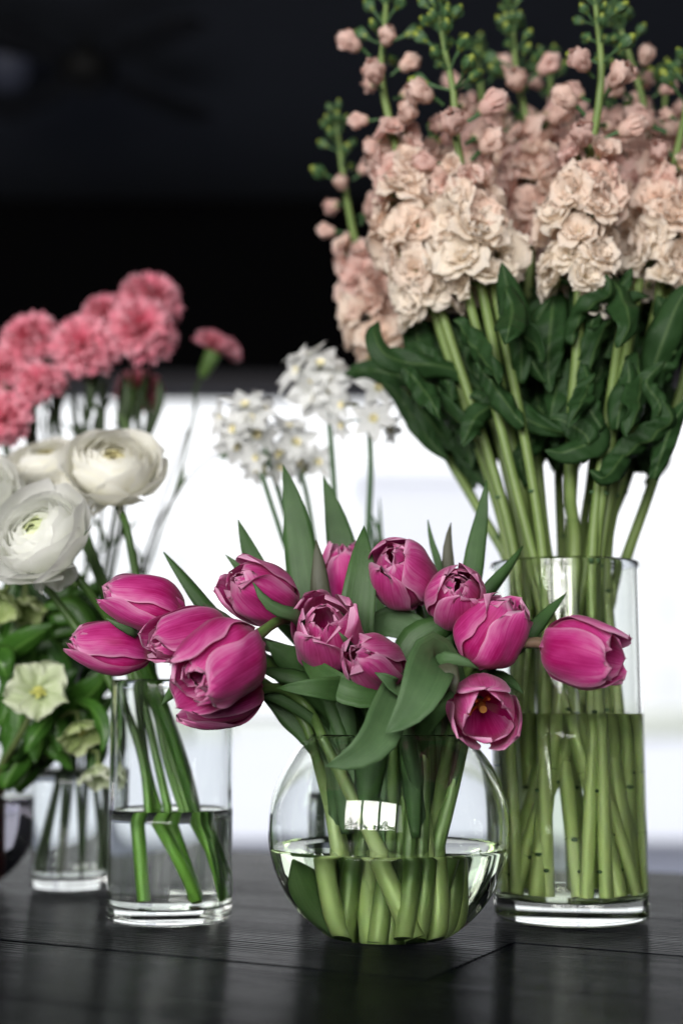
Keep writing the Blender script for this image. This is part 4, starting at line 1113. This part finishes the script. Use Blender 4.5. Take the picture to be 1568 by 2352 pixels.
for j in range(16):
    x0 = r.uniform(1040, 1420); y0 = r.uniform(960, 1060); d = r.uniform(1.08, 1.16)
    pts = [(x0 + r.normal(0, 12), y0 + r.uniform(60, 110), d), (x0, y0, d), (x0 - (1270 - x0) * .18, y0 - 90, d), (x0 - (1270 - x0) * .3, y0 - 170, d)]
    k = int(np.argmin([abs(x0 - 1130), abs(x0 - 1180), 999, abs(x0 - 1215), abs(x0 - 1190), abs(x0 - 1310), abs(x0 - 1385), abs(x0 - 1430)]))
    SL.append((k, r.uniform(.012, .02), pts, dict(cup=.3, shape=.5, roll=r.uniform(-.6, .6))))
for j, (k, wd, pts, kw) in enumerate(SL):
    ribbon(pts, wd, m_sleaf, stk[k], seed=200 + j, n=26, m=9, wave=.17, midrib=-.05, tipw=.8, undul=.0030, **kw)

r = np.random.default_rng(64)
for k in range(14):       # further stems standing in the tall vase, their tops lost in the bunch
    a = k * 2.39996; b = a + r.uniform(-1.9, 1.9)
    ft = TC + np.array([math.cos(a) * r.uniform(.030, .045), math.sin(a) * r.uniform(.030, .045), .019])
    nk = TC + np.array([math.cos(b) * .034 - .004, math.sin(b) * .034, .27])
    tp_ = nk + np.array([(nk - TC)[0] * 1.7 + .006, abs((nk - TC)[1]) * .8, .20])
    P = spline([tp_, nk, nk * .5 + ft * .5, ft], 26)
    part('stem', MB().tube(P, np.linspace(.0034, .0047, 26), 9, lobes=.05), m_sstem, stk[k % 15])
    mb = MB()
    for i in range(9, 25, 3):
        tg = nrm(P[i + 1] - P[i - 1]); a2 = r.uniform(0, 6)
        mb.ball(P[i] + np.array([math.cos(a2), math.sin(a2), 0]) * .0040, (.0024, .0024, .0015), 7, 4)
    part('leaf_scar', mb, m_sbud, stk[k % 15], kind='stuff')
# ------------------------------------------------------------------ ranunculus
m_ran = petal_mat('ranunculus_petal', (0.94, 0.95, 0.88), (0.96, 0.965, 0.93), (0.975, 0.975, 0.96), (0.76, 0.84, 0.44), transl=0.52, veins=.35, rough=.5, spec=.25)
m_ran_in = petal_mat('ranunculus_heart', (0.66, 0.78, 0.28), (0.78, 0.84, 0.50), (0.88, 0.90, 0.74), None, transl=0.30, veins=.35, rough=.5, spec=.25)
m_ran_warm = petal_mat('ranunculus_warm_petal', (0.95, 0.93, 0.80), (0.965, 0.955, 0.89), (0.975, 0.97, 0.94), (0.80, 0.80, 0.46), transl=0.42, veins=.35, rough=.5, spec=.25)
m_ran_warm_in = petal_mat('ranunculus_warm_heart', (0.78, 0.74, 0.30), (0.88, 0.82, 0.48), (0.91, 0.88, 0.70), None, transl=0.30, veins=.35, rough=.5, spec=.25)
m_gstem = stem_mat('green_stem', (0.035, 0.09, 0.015), (0.09, 0.17, 0.04), foot=(0.16, 0.38, 0.05), fstart=.68)
m_gleaf = leaf_mat('bright_leaf', (0.014, 0.062, 0.008), (0.065, 0.18, 0.025), (0.14, 0.30, 0.06), 6, 0.25, 0.33, .7)

def ranunculus(label, c, axis, R, seed, path, foot, mats, n=62, droop=0):
    r = np.random.default_rng(seed)
    C0 = W(*c); ax = nrm(np.array(axis, float))
    B = basis(ax, r.uniform(0, 6))
    root = thing('ranunculus', label, 'flower', foot, 'white ranunculus')
    hb = C0 - ax * R * 0.55
    for i in range(n):
        q = i / (n - 1)
        rho = R * (0.17 + 0.83 * q ** 0.85)
        top = math.radians(12 + 66 * q ** 1.1) + r.normal(0, .085)           # rim, measured from the axis
        if q > .9: top += .12
        bot = math.radians(148)
        phi = i * 2.39996 + r.normal(0, .12)
        hw = math.radians(78 - 34 * q) * r.uniform(.9, 1.1)
        f, g = wob(seed * 100 + i), wob(seed * 100 + i + 50)
        nn, mm = 9, 9
        t = np.linspace(0, 1, nn)[:, None]; u = np.linspace(-1, 1, mm)[None, :]
        edge = top + 0.38 * (1 - .3 * q) * np.abs(u) ** 2.2 + .07 * f(u * 4, 0 * u) + .08 * u * r.normal()
        th = bot + (edge - bot) * t
        az = phi + u * hw * np.sqrt(np.clip(np.sin(np.clip(t, 0.04, 1) * PI * .62), 0, 1))
        rr = rho * (1 + .03 * g(u * 3, t * 4)) + R * (.075 * (q - .35) + r.uniform(-.02, .05)) * t ** 4 + R * .10 * (u * r.uniform(-1, 1)) * t ** 2 + R * .06 * (np.abs(u) ** 2) * t ** 2
        if q > .86: rr = rr + R * .15 * t ** 2
        P = np.stack([rr * np.sin(th) * np.cos(az), rr * np.sin(th) * np.sin(az), rr * np.cos(th) * (.80 - .12 * (1 - q)) ], -1)
        part('petal', MB().grid(C0 - ax * R * .12 + P @ B.T), mats[1] if q < .25 else mats[0], root)
    for i in range(droop):
        ph = r.uniform(0, 6)
        dirs = [(-.25, -.3, -1), (.35, -.35, -.9), (-.6, -.1, -.7)][i % 3]
        e = nrm(dirs)
        Bb = basis(e, 0)
        P = one_petal(R * 1.05, R * .52, -.1, .45, r.uniform(0, 6), seed + i, 0, .35, 10, 9)
        part('petal', MB().grid(hb + P @ Bb.T), mats[0], root)
    part('calyx', MB().ball(hb - ax * .001, (R * .24, R * .24, R * .12), 10, 6, ax), m_gstem, root)
    pts = [hb, hb - ax * .016] + [W(*p) if not isinstance(p, np.ndarray) else p for p in path] + [foot]
    part('stem', MB().tube(spline(pts, 34), np.linspace(.0028, .0036, 34), 10), m_gstem, root)
    return root

LV = np.array([LX, LY, 0.0])
def lfoot(a, rr, z=.0145): return LV + np.array([rr * math.cos(a), rr * math.sin(a), z])
ranunculus('large white ranunculus in front at the left with a lime green eye', (84, 1218, 1.005), (-.32, -.80, .50), .0350, 41,
           [(190, 1340, 1.03), (262, 1440, 1.045), (330, 1560, 1.055), (400, 1760, 1.06)], lfoot(-.25, .036), (m_ran, m_ran_in), n=58, droop=2)
ranunculus('creamy white ranunculus above and right of the large front one', (262, 1058, 1.065), (.12, -.72, .62), .0345, 42,
           [(288, 1200, 1.06), (312, 1320, 1.06), (345, 1500, 1.06), (385, 1750, 1.06)], lfoot(.35, .035), (m_ran_warm, m_ran_warm_in), n=56, droop=3)
ranunculus('blurred white ranunculus behind the two larger ones', (108, 1052, 1.14), (-.05, -.5, .85), .0300, 43,
           [(170, 1200, 1.12), (235, 1350, 1.10), (300, 1550, 1.08), (345, 1800, 1.07)], lfoot(-.7, .024), (m_ran_warm, m_ran_warm_in), n=54, droop=1)
ranunculus('white ranunculus mostly cut off by the left edge', (-52, 1112, 1.06), (.1, -.8, .55), .0300, 44,
           [(60, 1290, 1.06), (160, 1420, 1.06), (250, 1560, 1.06), (330, 1760, 1.06)], lfoot(2.9, .014), (m_ran, m_ran_in), n=54)
ranunculus('small half hidden ranunculus low between the white blooms', (175, 1105, 1.12), (.0, -.8, .45), .0230, 45,
           [(200, 1230, 1.11), (245, 1350, 1.10), (300, 1500, 1.085), (350, 1700, 1.07)], lfoot(.9, .018), (m_ran_warm, m_ran_warm_in), n=44)
# broad blades standing in the left vase
lv = thing('iris_leaf', 'long green blades leaning right inside the left foreground vase', 'leaf', lfoot(-.2, .036))
for k, (w0, top_, mid_, bot_) in enumerate([(.010, (285, 1400, 1.03), (385, 1650, 1.035), (.05, .038)), (.008, (320, 1480, 1.05), (425, 1750, 1.055), (-.35, .038))]):
    ft = lfoot(bot_[0], bot_[1])
    Q = [W(*top_), W(*mid_), W(*mid_) * .45 + ft * .55, ft]
    ribbon(Q, w0, m_gleaf, lv, seed=400 + k, name='blade', cup=.5, shape=.25, n=26, roll=.3)

# ------------------------------------------------------------------ carnations
m_car = petal_mat('carnation_petal', (0.74, 0.13, 0.22), (0.84, 0.27, 0.36), (0.93, 0.54, 0.62), (0.66, 0.24, 0.22), transl=.3, veins=.6, rough=.6, spec=.2)
m_calyx = leaf_mat('carnation_calyx', (0.06, 0.13, 0.03), (0.15, 0.25, 0.07), None, 12, .1, .5)
m_calyx_dark = leaf_mat('carnation_leaf', (0.015, 0.035, 0.010), (0.045, 0.08, 0.022), None, 12, .1, .5)
def carn_petal(seed):
    r = np.random.default_rng(seed)
    f, g = wob(seed), wob(seed + 1)
    n, m = 8, 17
    t = np.linspace(0, 1, n)[:, None]; u = np.linspace(-1, 1, m)[None, :]
    L = .025
    wd = .0150 * (0.12 + .88 * t ** .85)
    saw = .10 * np.where(np.arange(m) % 2 == 0, 1, -1)[None, :] * t ** 5
    z = L * (t * (1 - .16 * u ** 2 * t) + saw)
    x = u * wd
    y = .0040 * np.sin(u * 7 + r.uniform(0, 6)) * t ** 1.6 + .003 * g(u * 3, t * 3) * t - .006 * t ** 2.2
    return MB().grid(np.stack([x, y, z + 0 * u], -1)).mesh('petal', m_car)
CP = [carn_petal(60 + i) for i in range(6)]
KV = np.array([KX, KY, 0.0])
def carnation(label, c, axis, s, seed, path, foot, n=52, closed=1.0):
    r = np.random.default_rng(seed)
    C0 = W(*c); ax = nrm(np.array(axis, float)); B = basis(ax, r.uniform(0, 6))
    root = thing('carnation', label, 'flower', foot, 'pink carnations')
    base = C0 - ax * .010 * s
    for i in range(n):
        q = i / (n - 1)
        th = math.radians(6 + 88 * closed * q ** .75)
        ph = i * 2.39996 + r.normal(0, .2)
        d = B @ np.array([math.sin(th) * math.cos(ph), math.sin(th) * math.sin(ph), math.cos(th)])
        o = link('petal', CP[i % 6], root)
        Bs = basis(d, 0)
        # lay the broad side across the radius
        tang = nrm(np.cross(ax, d) + 1e-6)
        nn = np.cross(d, tang)
        Rm = np.array([tang, nn, d]).T
        place(o, base - np.array(root.location), Rm, s * r.uniform(.85, 1.08) * (.86 + .14 * q))
    part('calyx', MB().tube([base - ax * .026 * s, base - ax * .022 * s, base - ax * .008 * s, base + ax * .002], [.002 * s, .0058 * s, .0075 * s, .009 * s], 12), m_calyx, root)
    pts = [base - ax * .025 * s, base - ax * .04 * s] + [W(*p) for p in path] + [foot]
    part('stem', MB().tube(spline(pts, 30), .0016, 8), m_calyx_dark, root)
    for k in range(3):
        P = spline(pts, 30); q = P[8 + 5 * k]
        e = q + np.array([r.normal(0, .02), r.normal(0, .01), .035])
        ribbon([e, (q + e) / 2 + np.array([.003, 0, 0]), q], .004, m_calyx, root, seed=seed + k, n=8, m=3)
    return root
def kfoot(a, rr): return KV + np.array([rr * math.cos(a), rr * math.sin(a), .0135])
carnation('topmost pink carnation in the left group', (352, 668, 1.30), (.25, -.55, .8), 1.22, 71, [(330, 900, 1.30), (280, 1200, 1.28), (215, 1600, 1.24)], kfoot(.3, .022))
carnation('pink carnation directly below the topmost one facing forward', (332, 742, 1.26), (.30, -.85, .35), 1.22, 72, [(300, 950, 1.27), (250, 1250, 1.25), (200, 1600, 1.23)], kfoot(1.0, .024))
carnation('deep pink carnation left of the topmost pair', (188, 778, 1.25), (-.1, -.9, .4), 1.18, 73, [(200, 980, 1.26), (200, 1250, 1.25), (180, 1600, 1.23)], kfoot(2.0, .022))
carnation('pale pink carnation at the upper left edge', (60, 762, 1.30), (-.3, -.7, .6), 1.15, 74, [(100, 980, 1.29), (140, 1250, 1.27), (170, 1600, 1.24)], kfoot(2.8, .022))
carnation('small pink carnation below the pale one at the left', (86, 866, 1.24), (-.1, -.8, .5), .88, 75, [(120, 1000, 1.25), (150, 1280, 1.24), (170, 1600, 1.22)], kfoot(-2.5, .022), n=40)
carnation('lowest pink carnation cut by the left edge', (0, 955, 1.22), (-.3, -.8, .1), 1.0, 76, [(70, 1040, 1.24), (120, 1300, 1.23), (160, 1600, 1.22)], kfoot(-1.8, .022), n=42)
carnation('pink carnation at the left edge between its neighbours', (-5, 840, 1.30), (-.4, -.8, .5), 1.0, 77, [(60, 1000, 1.3), (120, 1250, 1.28), (165, 1600, 1.24)], kfoot(-1.0, .020), n=42)
carnation('carnation seen from the side standing alone to the right of the group', (500, 792, 1.33), (.42, -.1, .85), .98, 78, [(448, 940, 1.33), (405, 1120, 1.32), (340, 1300, 1.30), (240, 1650, 1.26)], kfoot(.0, .024), n=40, closed=.62)
carnation('shaded carnation hidden behind and below the topmost pair', (325, 885, 1.40), (.1, .3, .6), 1.0, 79, [(300, 1050, 1.39), (260, 1250, 1.35), (215, 1600, 1.27)], kfoot(.7, .018), n=40)
carnation('pink carnation filling the gap between the left two and the pair', (240, 705, 1.33), (.0, -.5, .8), .95, 80, [(240, 950, 1.32), (230, 1250, 1.29), (195, 1600, 1.25)], kfoot(1.5, .020), n=40)
CARNS = [o for o in S.objects if o.name.startswith('carnation') and o.type == 'EMPTY']
r = np.random.default_rng(88)
for j in range(30):
    x0 = r.uniform(0, 380); y0 = r.uniform(830, 960); d = r.uniform(1.27, 1.36)
    ribbon([(x0 + r.normal(0, 22), y0, d), (x0 + r.normal(0, 6), y0 + 55, d), (x0 + (180 - x0) * .12, y0 + 130, d)], r.uniform(.004, .008), m_calyx_dark, CARNS[j % len(CARNS)], seed=1000 + j, n=12, m=5, cup=.3, shape=.4)
# thin dry twig behind
m_twig = plain('dry_twig_bark', (0.05, 0.035, 0.03), 0.8, .2)
tw = thing('twig', 'thin dry forked twig rising right of the ranunculus to a dark leaf', 'twig', kfoot(.5, .024))
P = spline([W(520, 1025, 1.28), W(440, 1090, 1.28), W(375, 1180, 1.27), W(330, 1290, 1.26), W(240, 1600, 1.24), kfoot(.5, .024)], 24)
part('branch', MB().tube(P, np.linspace(.0010, .0016, 24), 6), m_twig, tw)
P = spline([W(432, 985, 1.29), W(395, 1090, 1.28), W(352, 1220, 1.27), W(335, 1280, 1.262)], 14)
part('branch', MB().tube(P, .0011, 6), m_twig, tw)
ribbon([(500, 1052, 1.28), (520, 1045, 1.28), (548, 1040, 1.28)], .008, m_tleaf, tw, seed=9, n=8, m=5)

# ------------------------------------------------------------------ narcissi
m_nar = petal_mat('narcissus_tepal', (0.90, 0.91, 0.90), (0.93, 0.94, 0.93), (0.95, 0.95, 0.95), (0.80, 0.84, 0.62), transl=.38, veins=.4, rough=.55, spec=.2)
m_cor = plain('narcissus_corona', (0.88, 0.80, 0.52), .6, .2)
m_nstem = stem_mat('narcissus_stem', (0.02, 0.075, 0.02), (0.06, 0.13, 0.05))
m_sheath = leaf_mat('narcissus_sheath', (0.14, 0.17, 0.04), (0.30, 0.28, 0.10), None, 8, .3, .5)
def nar_mesh(seed):
    r = np.random.default_rng(seed); mb = MB()
    for i in range(6):
        P = one_petal(.0165 * r.uniform(.92, 1.06), .0050, 1.0 + .1 * (i % 2), 1.55 + r.normal(0, .14), i * PI / 3 + r.normal(0, .06), seed * 9 + i, .0012, .5, 8, 5)
        # pointed tip
        cpt = P.mean(axis=1, keepdims=True)
        k = np.linspace(0, 1, 8)[:, None, None]
        P = cpt + (P - cpt) * np.where(k > .5, 1 - (k - .5) / .5 * .9, 1)
        mb.grid(P)
    mb.tube([(0, 0, -.012), (0, 0, -.004), (0, 0, .0005)], [.0012, .0012, .0022], 7, mi=1)
    return mb.mesh('floret', [m_nar, m_sheath])
NM = [nar_mesh(90 + i) for i in range(4)]
an = np.linspace(0, 2 * PI, 14, endpoint=False)
cg = np.array([[[rr_ * math.cos(a) * (1 + .08 * math.sin(5 * a) * (k == 3)), rr_ * math.sin(a) * (1 + .08 * math.sin(5 * a) * (k == 3)), z_] for a in an] for k, (rr_, z_) in enumerate(((.0012, 0.0005), (.0026, .0012), (.0032, .0030), (.0036, .0040)))])
CORM = MB().grid(cg, closed=True).mesh('corona', m_cor)
NV = np.array([NX, NY, 0.0])
def nfoot(a, rr): return NV + np.array([rr * math.cos(a), rr * math.sin(a), .0135])
def narcissus(label, head, flor, path, foot, seed, sr=.0030):
    r = np.random.default_rng(seed)
    H = W(*head)
    root = thing('narcissus', label, 'flower', foot, 'white narcissi')
    pts = [H] + [W(*p) for p in path] + [foot]
    part('stem', MB().tube(spline(pts, 30), np.linspace(.0024, sr, 30), 9), m_nstem, root)
    for k, (px, py, dd, dx, dz, s) in enumerate(flor):
        c = W(px, py, head[2] + dd)
        ax = nrm(np.array([dx, -1.0 + .4 * abs(dx) + .4 * abs(dz), dz]) if dd < .02 else np.array([dx, .6, dz]))
        o = bud_at(root, NM[(k + seed) % 4], c, ax, s, r.uniform(0, 1), 'floret')
        q = link('corona', CORM, o); q.scale = (.72, .72, .72)
        e = c - ax * .011 * s
        part('pedicel', MB().tube(spline([H, (H + e) / 2 - ax * .004, e], 7), .0010, 6), m_nstem, root)
    P = spline([H - (H - pts[1]) * .18, H, H + (H - W(*path[0])) * .25 + np.array([.006, 0, 0])], 6)
    ribbon([P[-1], P[3], P[0]], .008, m_sheath, root, seed=seed, name='sheath', n=8, m=5)
    return root
def cluster(cx, cy, rx, ry, n, seed, smin=1.0, smax=1.25):
    r = np.random.default_rng(seed); out = []
    for i in range(n):
        a = i * 2.39996; q = math.sqrt((i + .5) / n)
        x, y = q * math.cos(a), q * math.sin(a)
        out.append((cx + rx * x + r.normal(0, 3), cy + ry * y + r.normal(0, 3), -.014 * math.sqrt(max(0, 1 - q * q)) + r.normal(0, .003), x * 1.1 + r.normal(0, .15), -y * 1.0 + .25 + r.normal(0, .15), r.uniform(smin, smax)))
    return out
narcissus('tallest white narcissus cluster against the dark band', (752, 935, 1.18), cluster(734, 868, 56, 52, 8, 1, 1.35, 1.6), [(762, 1040, 1.18), (772, 1200, 1.18), (790, 1500, 1.18)], nfoot(.3, .03), 101, .0042)
narcissus('lower left white narcissus cluster with a yellowing sheath', (600, 1010, 1.17), cluster(560, 968, 58, 54, 7, 2, 1.25, 1.55) + [(585, 1075, .0, -.3, -.6, 1.0)], [(622, 1075, 1.17), (660, 1200, 1.17), (735, 1500, 1.175)], nfoot(2.5, .03), 102, .0036)
narcissus('white narcissus cluster between the lower left and tallest ones', (690, 1085, 1.20), cluster(662, 1025, 30, 48, 4, 3, 1.25, 1.5) + [(728, 1062, -.01, .5, .1, 1.15)], [(705, 1140, 1.20), (725, 1260, 1.20), (770, 1500, 1.20)], nfoot(1.5, .03), 103, .0032)
narcissus('sparse narcissus stem on the right with two flowers facing forward', (848, 985, 1.16), [(868, 893, -.012, .1, .25, 1.35), (858, 962, -.012, -.1, .0, 1.35), (892, 985, .0, .9, -.4, 1.0), (788, 930, 0, -.9, -.1, 1.15), (786, 975, 0, -.8, -.5, 1.0)], [(851, 1080, 1.16), (845, 1220, 1.16), (832, 1500, 1.17)], nfoot(-.8, .03), 104, .0040)
narcissus('thin narcissus stalk leaning left with a drooping flower', (600, 1085, 1.15), [(640, 1070, 0, .5, -.5, 1.05), (590, 1050, 0, -.5, -.3, 1.0)], [(622, 1155, 1.15), (648, 1235, 1.15), (730, 1500, 1.17)], nfoot(3.6, .03), 105, .0022)
nl = thing('narcissus_leaf', 'narrow dark narcissus leaves rising beside the right hand stem', 'leaf', nfoot(.0, .02))
for k, (wd, tp_) in enumerate([(.0075, [(871, 1143, 1.17), (872, 1250, 1.17), (860, 1500, 1.17)]), (.009, [(848, 1172, 1.15), (868, 1215, 1.15), (880, 1290, 1.15), (870, 1500, 1.16)]), (.012, [(855, 1200, 1.18), (860, 1300, 1.18), (850, 1500, 1.17)])]):
    ribbon([W(*p) for p in tp_] + [nfoot(k * 1.0, .02)], wd, m_nstem if k != 1 else m_tleaf, nl, seed=k, name='blade', n=18, m=5, shape=.3)

# ------------------------------------------------------------------ hellebores in the round vase at the left edge
m_hel = petal_mat('hellebore_sepal', (0.52, 0.62, 0.34), (0.66, 0.73, 0.50), (0.76, 0.79, 0.66), (0.44, 0.56, 0.14), transl=.32, veins=.5, rough=.5, spec=.25, edge_pow=1.6)
m_helg = petal_mat('hellebore_green_sepal', (0.36, 0.48, 0.16), (0.50, 0.60, 0.26), (0.60, 0.66, 0.40), (0.30, 0.42, 0.10), transl=.35, veins=.5, rough=.5, spec=.25, edge_pow=1.6)
m_gleaf_dark = leaf_mat('deep_green_leaf', (0.008, 0.035, 0.006), (0.035, 0.10, 0.018), (0.07, 0.15, 0.03), 6, 0.2, 0.4, .7)
m_hst = plain('hellebore_stamen', (0.62, 0.62, 0.18), .6, .2)
m_rstem = stem_mat('dark_red_stem', (0.07, 0.11, 0.03), (0.13, 0.16, 0.06), foot=(0.24, 0.06, 0.04), fstart=.45)
HV = np.array([HX, HY, 0.0])
def hfoot(a, rr): return HV + np.array([rr * math.cos(a) + .010, rr * math.sin(a), .014])
def hellebore(label, c, axis, R, seed, path, foot, mat, a1=1.45, st=True):
    r = np.random.default_rng(seed)
    C0 = W(*c); ax = nrm(np.array(axis, float)); B = basis(ax, r.uniform(0, 6))
    root = thing('hellebore', label, 'flower', foot, 'pale green hellebores')
    for i in range(5):
        P = one_petal(R * r.uniform(.95, 1.12), R * .54, .60, a1 + r.normal(0, .22), i * 2 * PI / 5 + r.normal(0, .10), seed * 7 + i, .001, .85, 14, 11)
        part('sepal', MB().grid(C0 - ax * R * .25 + P @ B.T), mat, root)
    if st:
        mb = MB()
        for i in range(46):
            a, q = r.uniform(0, 2 * PI), r.uniform(.1, 1)
            d = B @ np.array([math.cos(a) * q * .55, math.sin(a) * q * .55, 1])
            e = C0 - ax * R * .22 + nrm(d) * R * r.uniform(.30, .48)
            mb.tube([C0 - ax * R * .2, e], [.0003, .0004], 4, caps=False)
            mb.ball(e, .0011, 5, 4)
        part('stamens', mb, m_hst, root, kind='stuff')
    pts = [C0 - ax * R * .25, C0 - ax * R * .7] + [W(*p) for p in path] + [foot]
    part('stem', MB().tube(spline(pts, 26), np.linspace(.0018, .0048, 26), 8), m_rstem, root)
    return root
hv = [
 hellebore('open hellebore facing forward with yellow stamens left of the glass cylinder', (90, 1590, 1.10), (.15, -.95, .15), .0285, 201, [(40, 1700, 1.13), (-10, 1800, 1.17)], hfoot(-.5, .022), m_hel, 1.55),
 hellebore('nodding green hellebore to the lower right of the open one', (185, 1672, 1.12), (.35, -.55, -.75), .0235, 202, [(120, 1660, 1.14), (40, 1740, 1.17), (-10, 1810, 1.19)], hfoot(.2, .022), m_helg, 1.0, True),
 hellebore('pale round hellebore lowest beside the cylinder wall', (228, 1768, 1.13), (.2, -.35, -.85), .0215, 203, [(150, 1720, 1.16), (60, 1760, 1.19), (0, 1820, 1.20)], hfoot(.9, .022), m_hel, .75, False),
 hellebore('greenish hellebore under the large ranunculus at the left', (62, 1385, 1.14), (.2, -.5, -.8), .026, 204, [(30, 1500, 1.17), (-20, 1700, 1.2)], hfoot(1.8, .022), m_helg, .8, False),
 hellebore('greenish hellebore at the left edge below the ranunculus', (5, 1370, 1.12), (-.2, -.6, -.7), .026, 205, [(-30, 1500, 1.17), (-50, 1700, 1.2)], hfoot(2.7, .022), m_helg, .8, False),
]
r = np.random.default_rng(77)
HL = [
 ([(225, 1445, 1.16), (140, 1480, 1.16), (60, 1500, 1.16), (-20, 1520, 1.17)], .026, -.2),
 ([(130, 1430, 1.12), (80, 1460, 1.12), (20, 1500, 1.13), (-30, 1540, 1.15)], .022, .3),
 ([(258, 1450, 1.20), (240, 1530, 1.20), (190, 1600, 1.20), (120, 1640, 1.20)], .026, .2),
 ([(250, 1530, 1.13), (220, 1580, 1.13), (170, 1620, 1.14), (110, 1650, 1.15)], .026, .4),
 ([(262, 1600, 1.16), (220, 1630, 1.16), (160, 1650, 1.17), (90, 1660, 1.17)], .022, -.3),
 ([(235, 1730, 1.10), (238, 1680, 1.10), (215, 1630, 1.11), (170, 1610, 1.13)], .014, .5),
 ([(58, 1730, 1.11), (80, 1690, 1.11), (110, 1650, 1.12), (130, 1610, 1.13)], .014, .1),
 ([(150, 1330, 1.20), (120, 1420, 1.20), (70, 1520, 1.20), (10, 1620, 1.20)], .030, .2),
 ([(20, 1560, 1.10), (0, 1520, 1.10), (-30, 1500, 1.12)], .026, .2),
 ([(200, 1350, 1.22), (190, 1440, 1.22), (140, 1540, 1.21), (70, 1640, 1.2)], .028, -.2),
]
for j in range(34):
    x0 = r.uniform(-20, 240); y0 = r.uniform(1300, 1640); d = r.uniform(1.14, 1.26)
    HL.append(([(x0 + r.normal(0, 30), y0, d), (x0 * .7 + 20, y0 + 60, d), (x0 * .4 + 30, y0 + 130, d), (x0 * .2, y0 + 210, d)], r.uniform(.018, .030), r.uniform(-.8, .8)))
for j in range(26):
    x0 = r.uniform(90, 262); y0 = r.uniform(1400, 1700); d = r.uniform(1.13, 1.22)
    HL.append(([(x0 + r.normal(0, 14), y0 + r.uniform(60, 110), d), (x0, y0 + 30, d), (x0 * .8, y0 - 20, d), (x0 * .5, y0 - 10, d)], r.uniform(.016, .026), r.uniform(-.8, .8)))
for j, (pts, wd, ro) in enumerate(HL):
    ribbon(pts, wd, m_gleaf if j % 3 or j < 10 else m_gleaf_dark, hv[j % 5], seed=600 + j, n=16, m=7, cup=.3, shape=.5, roll=ro, midrib=-.05, tipw=.8, wave=.08)
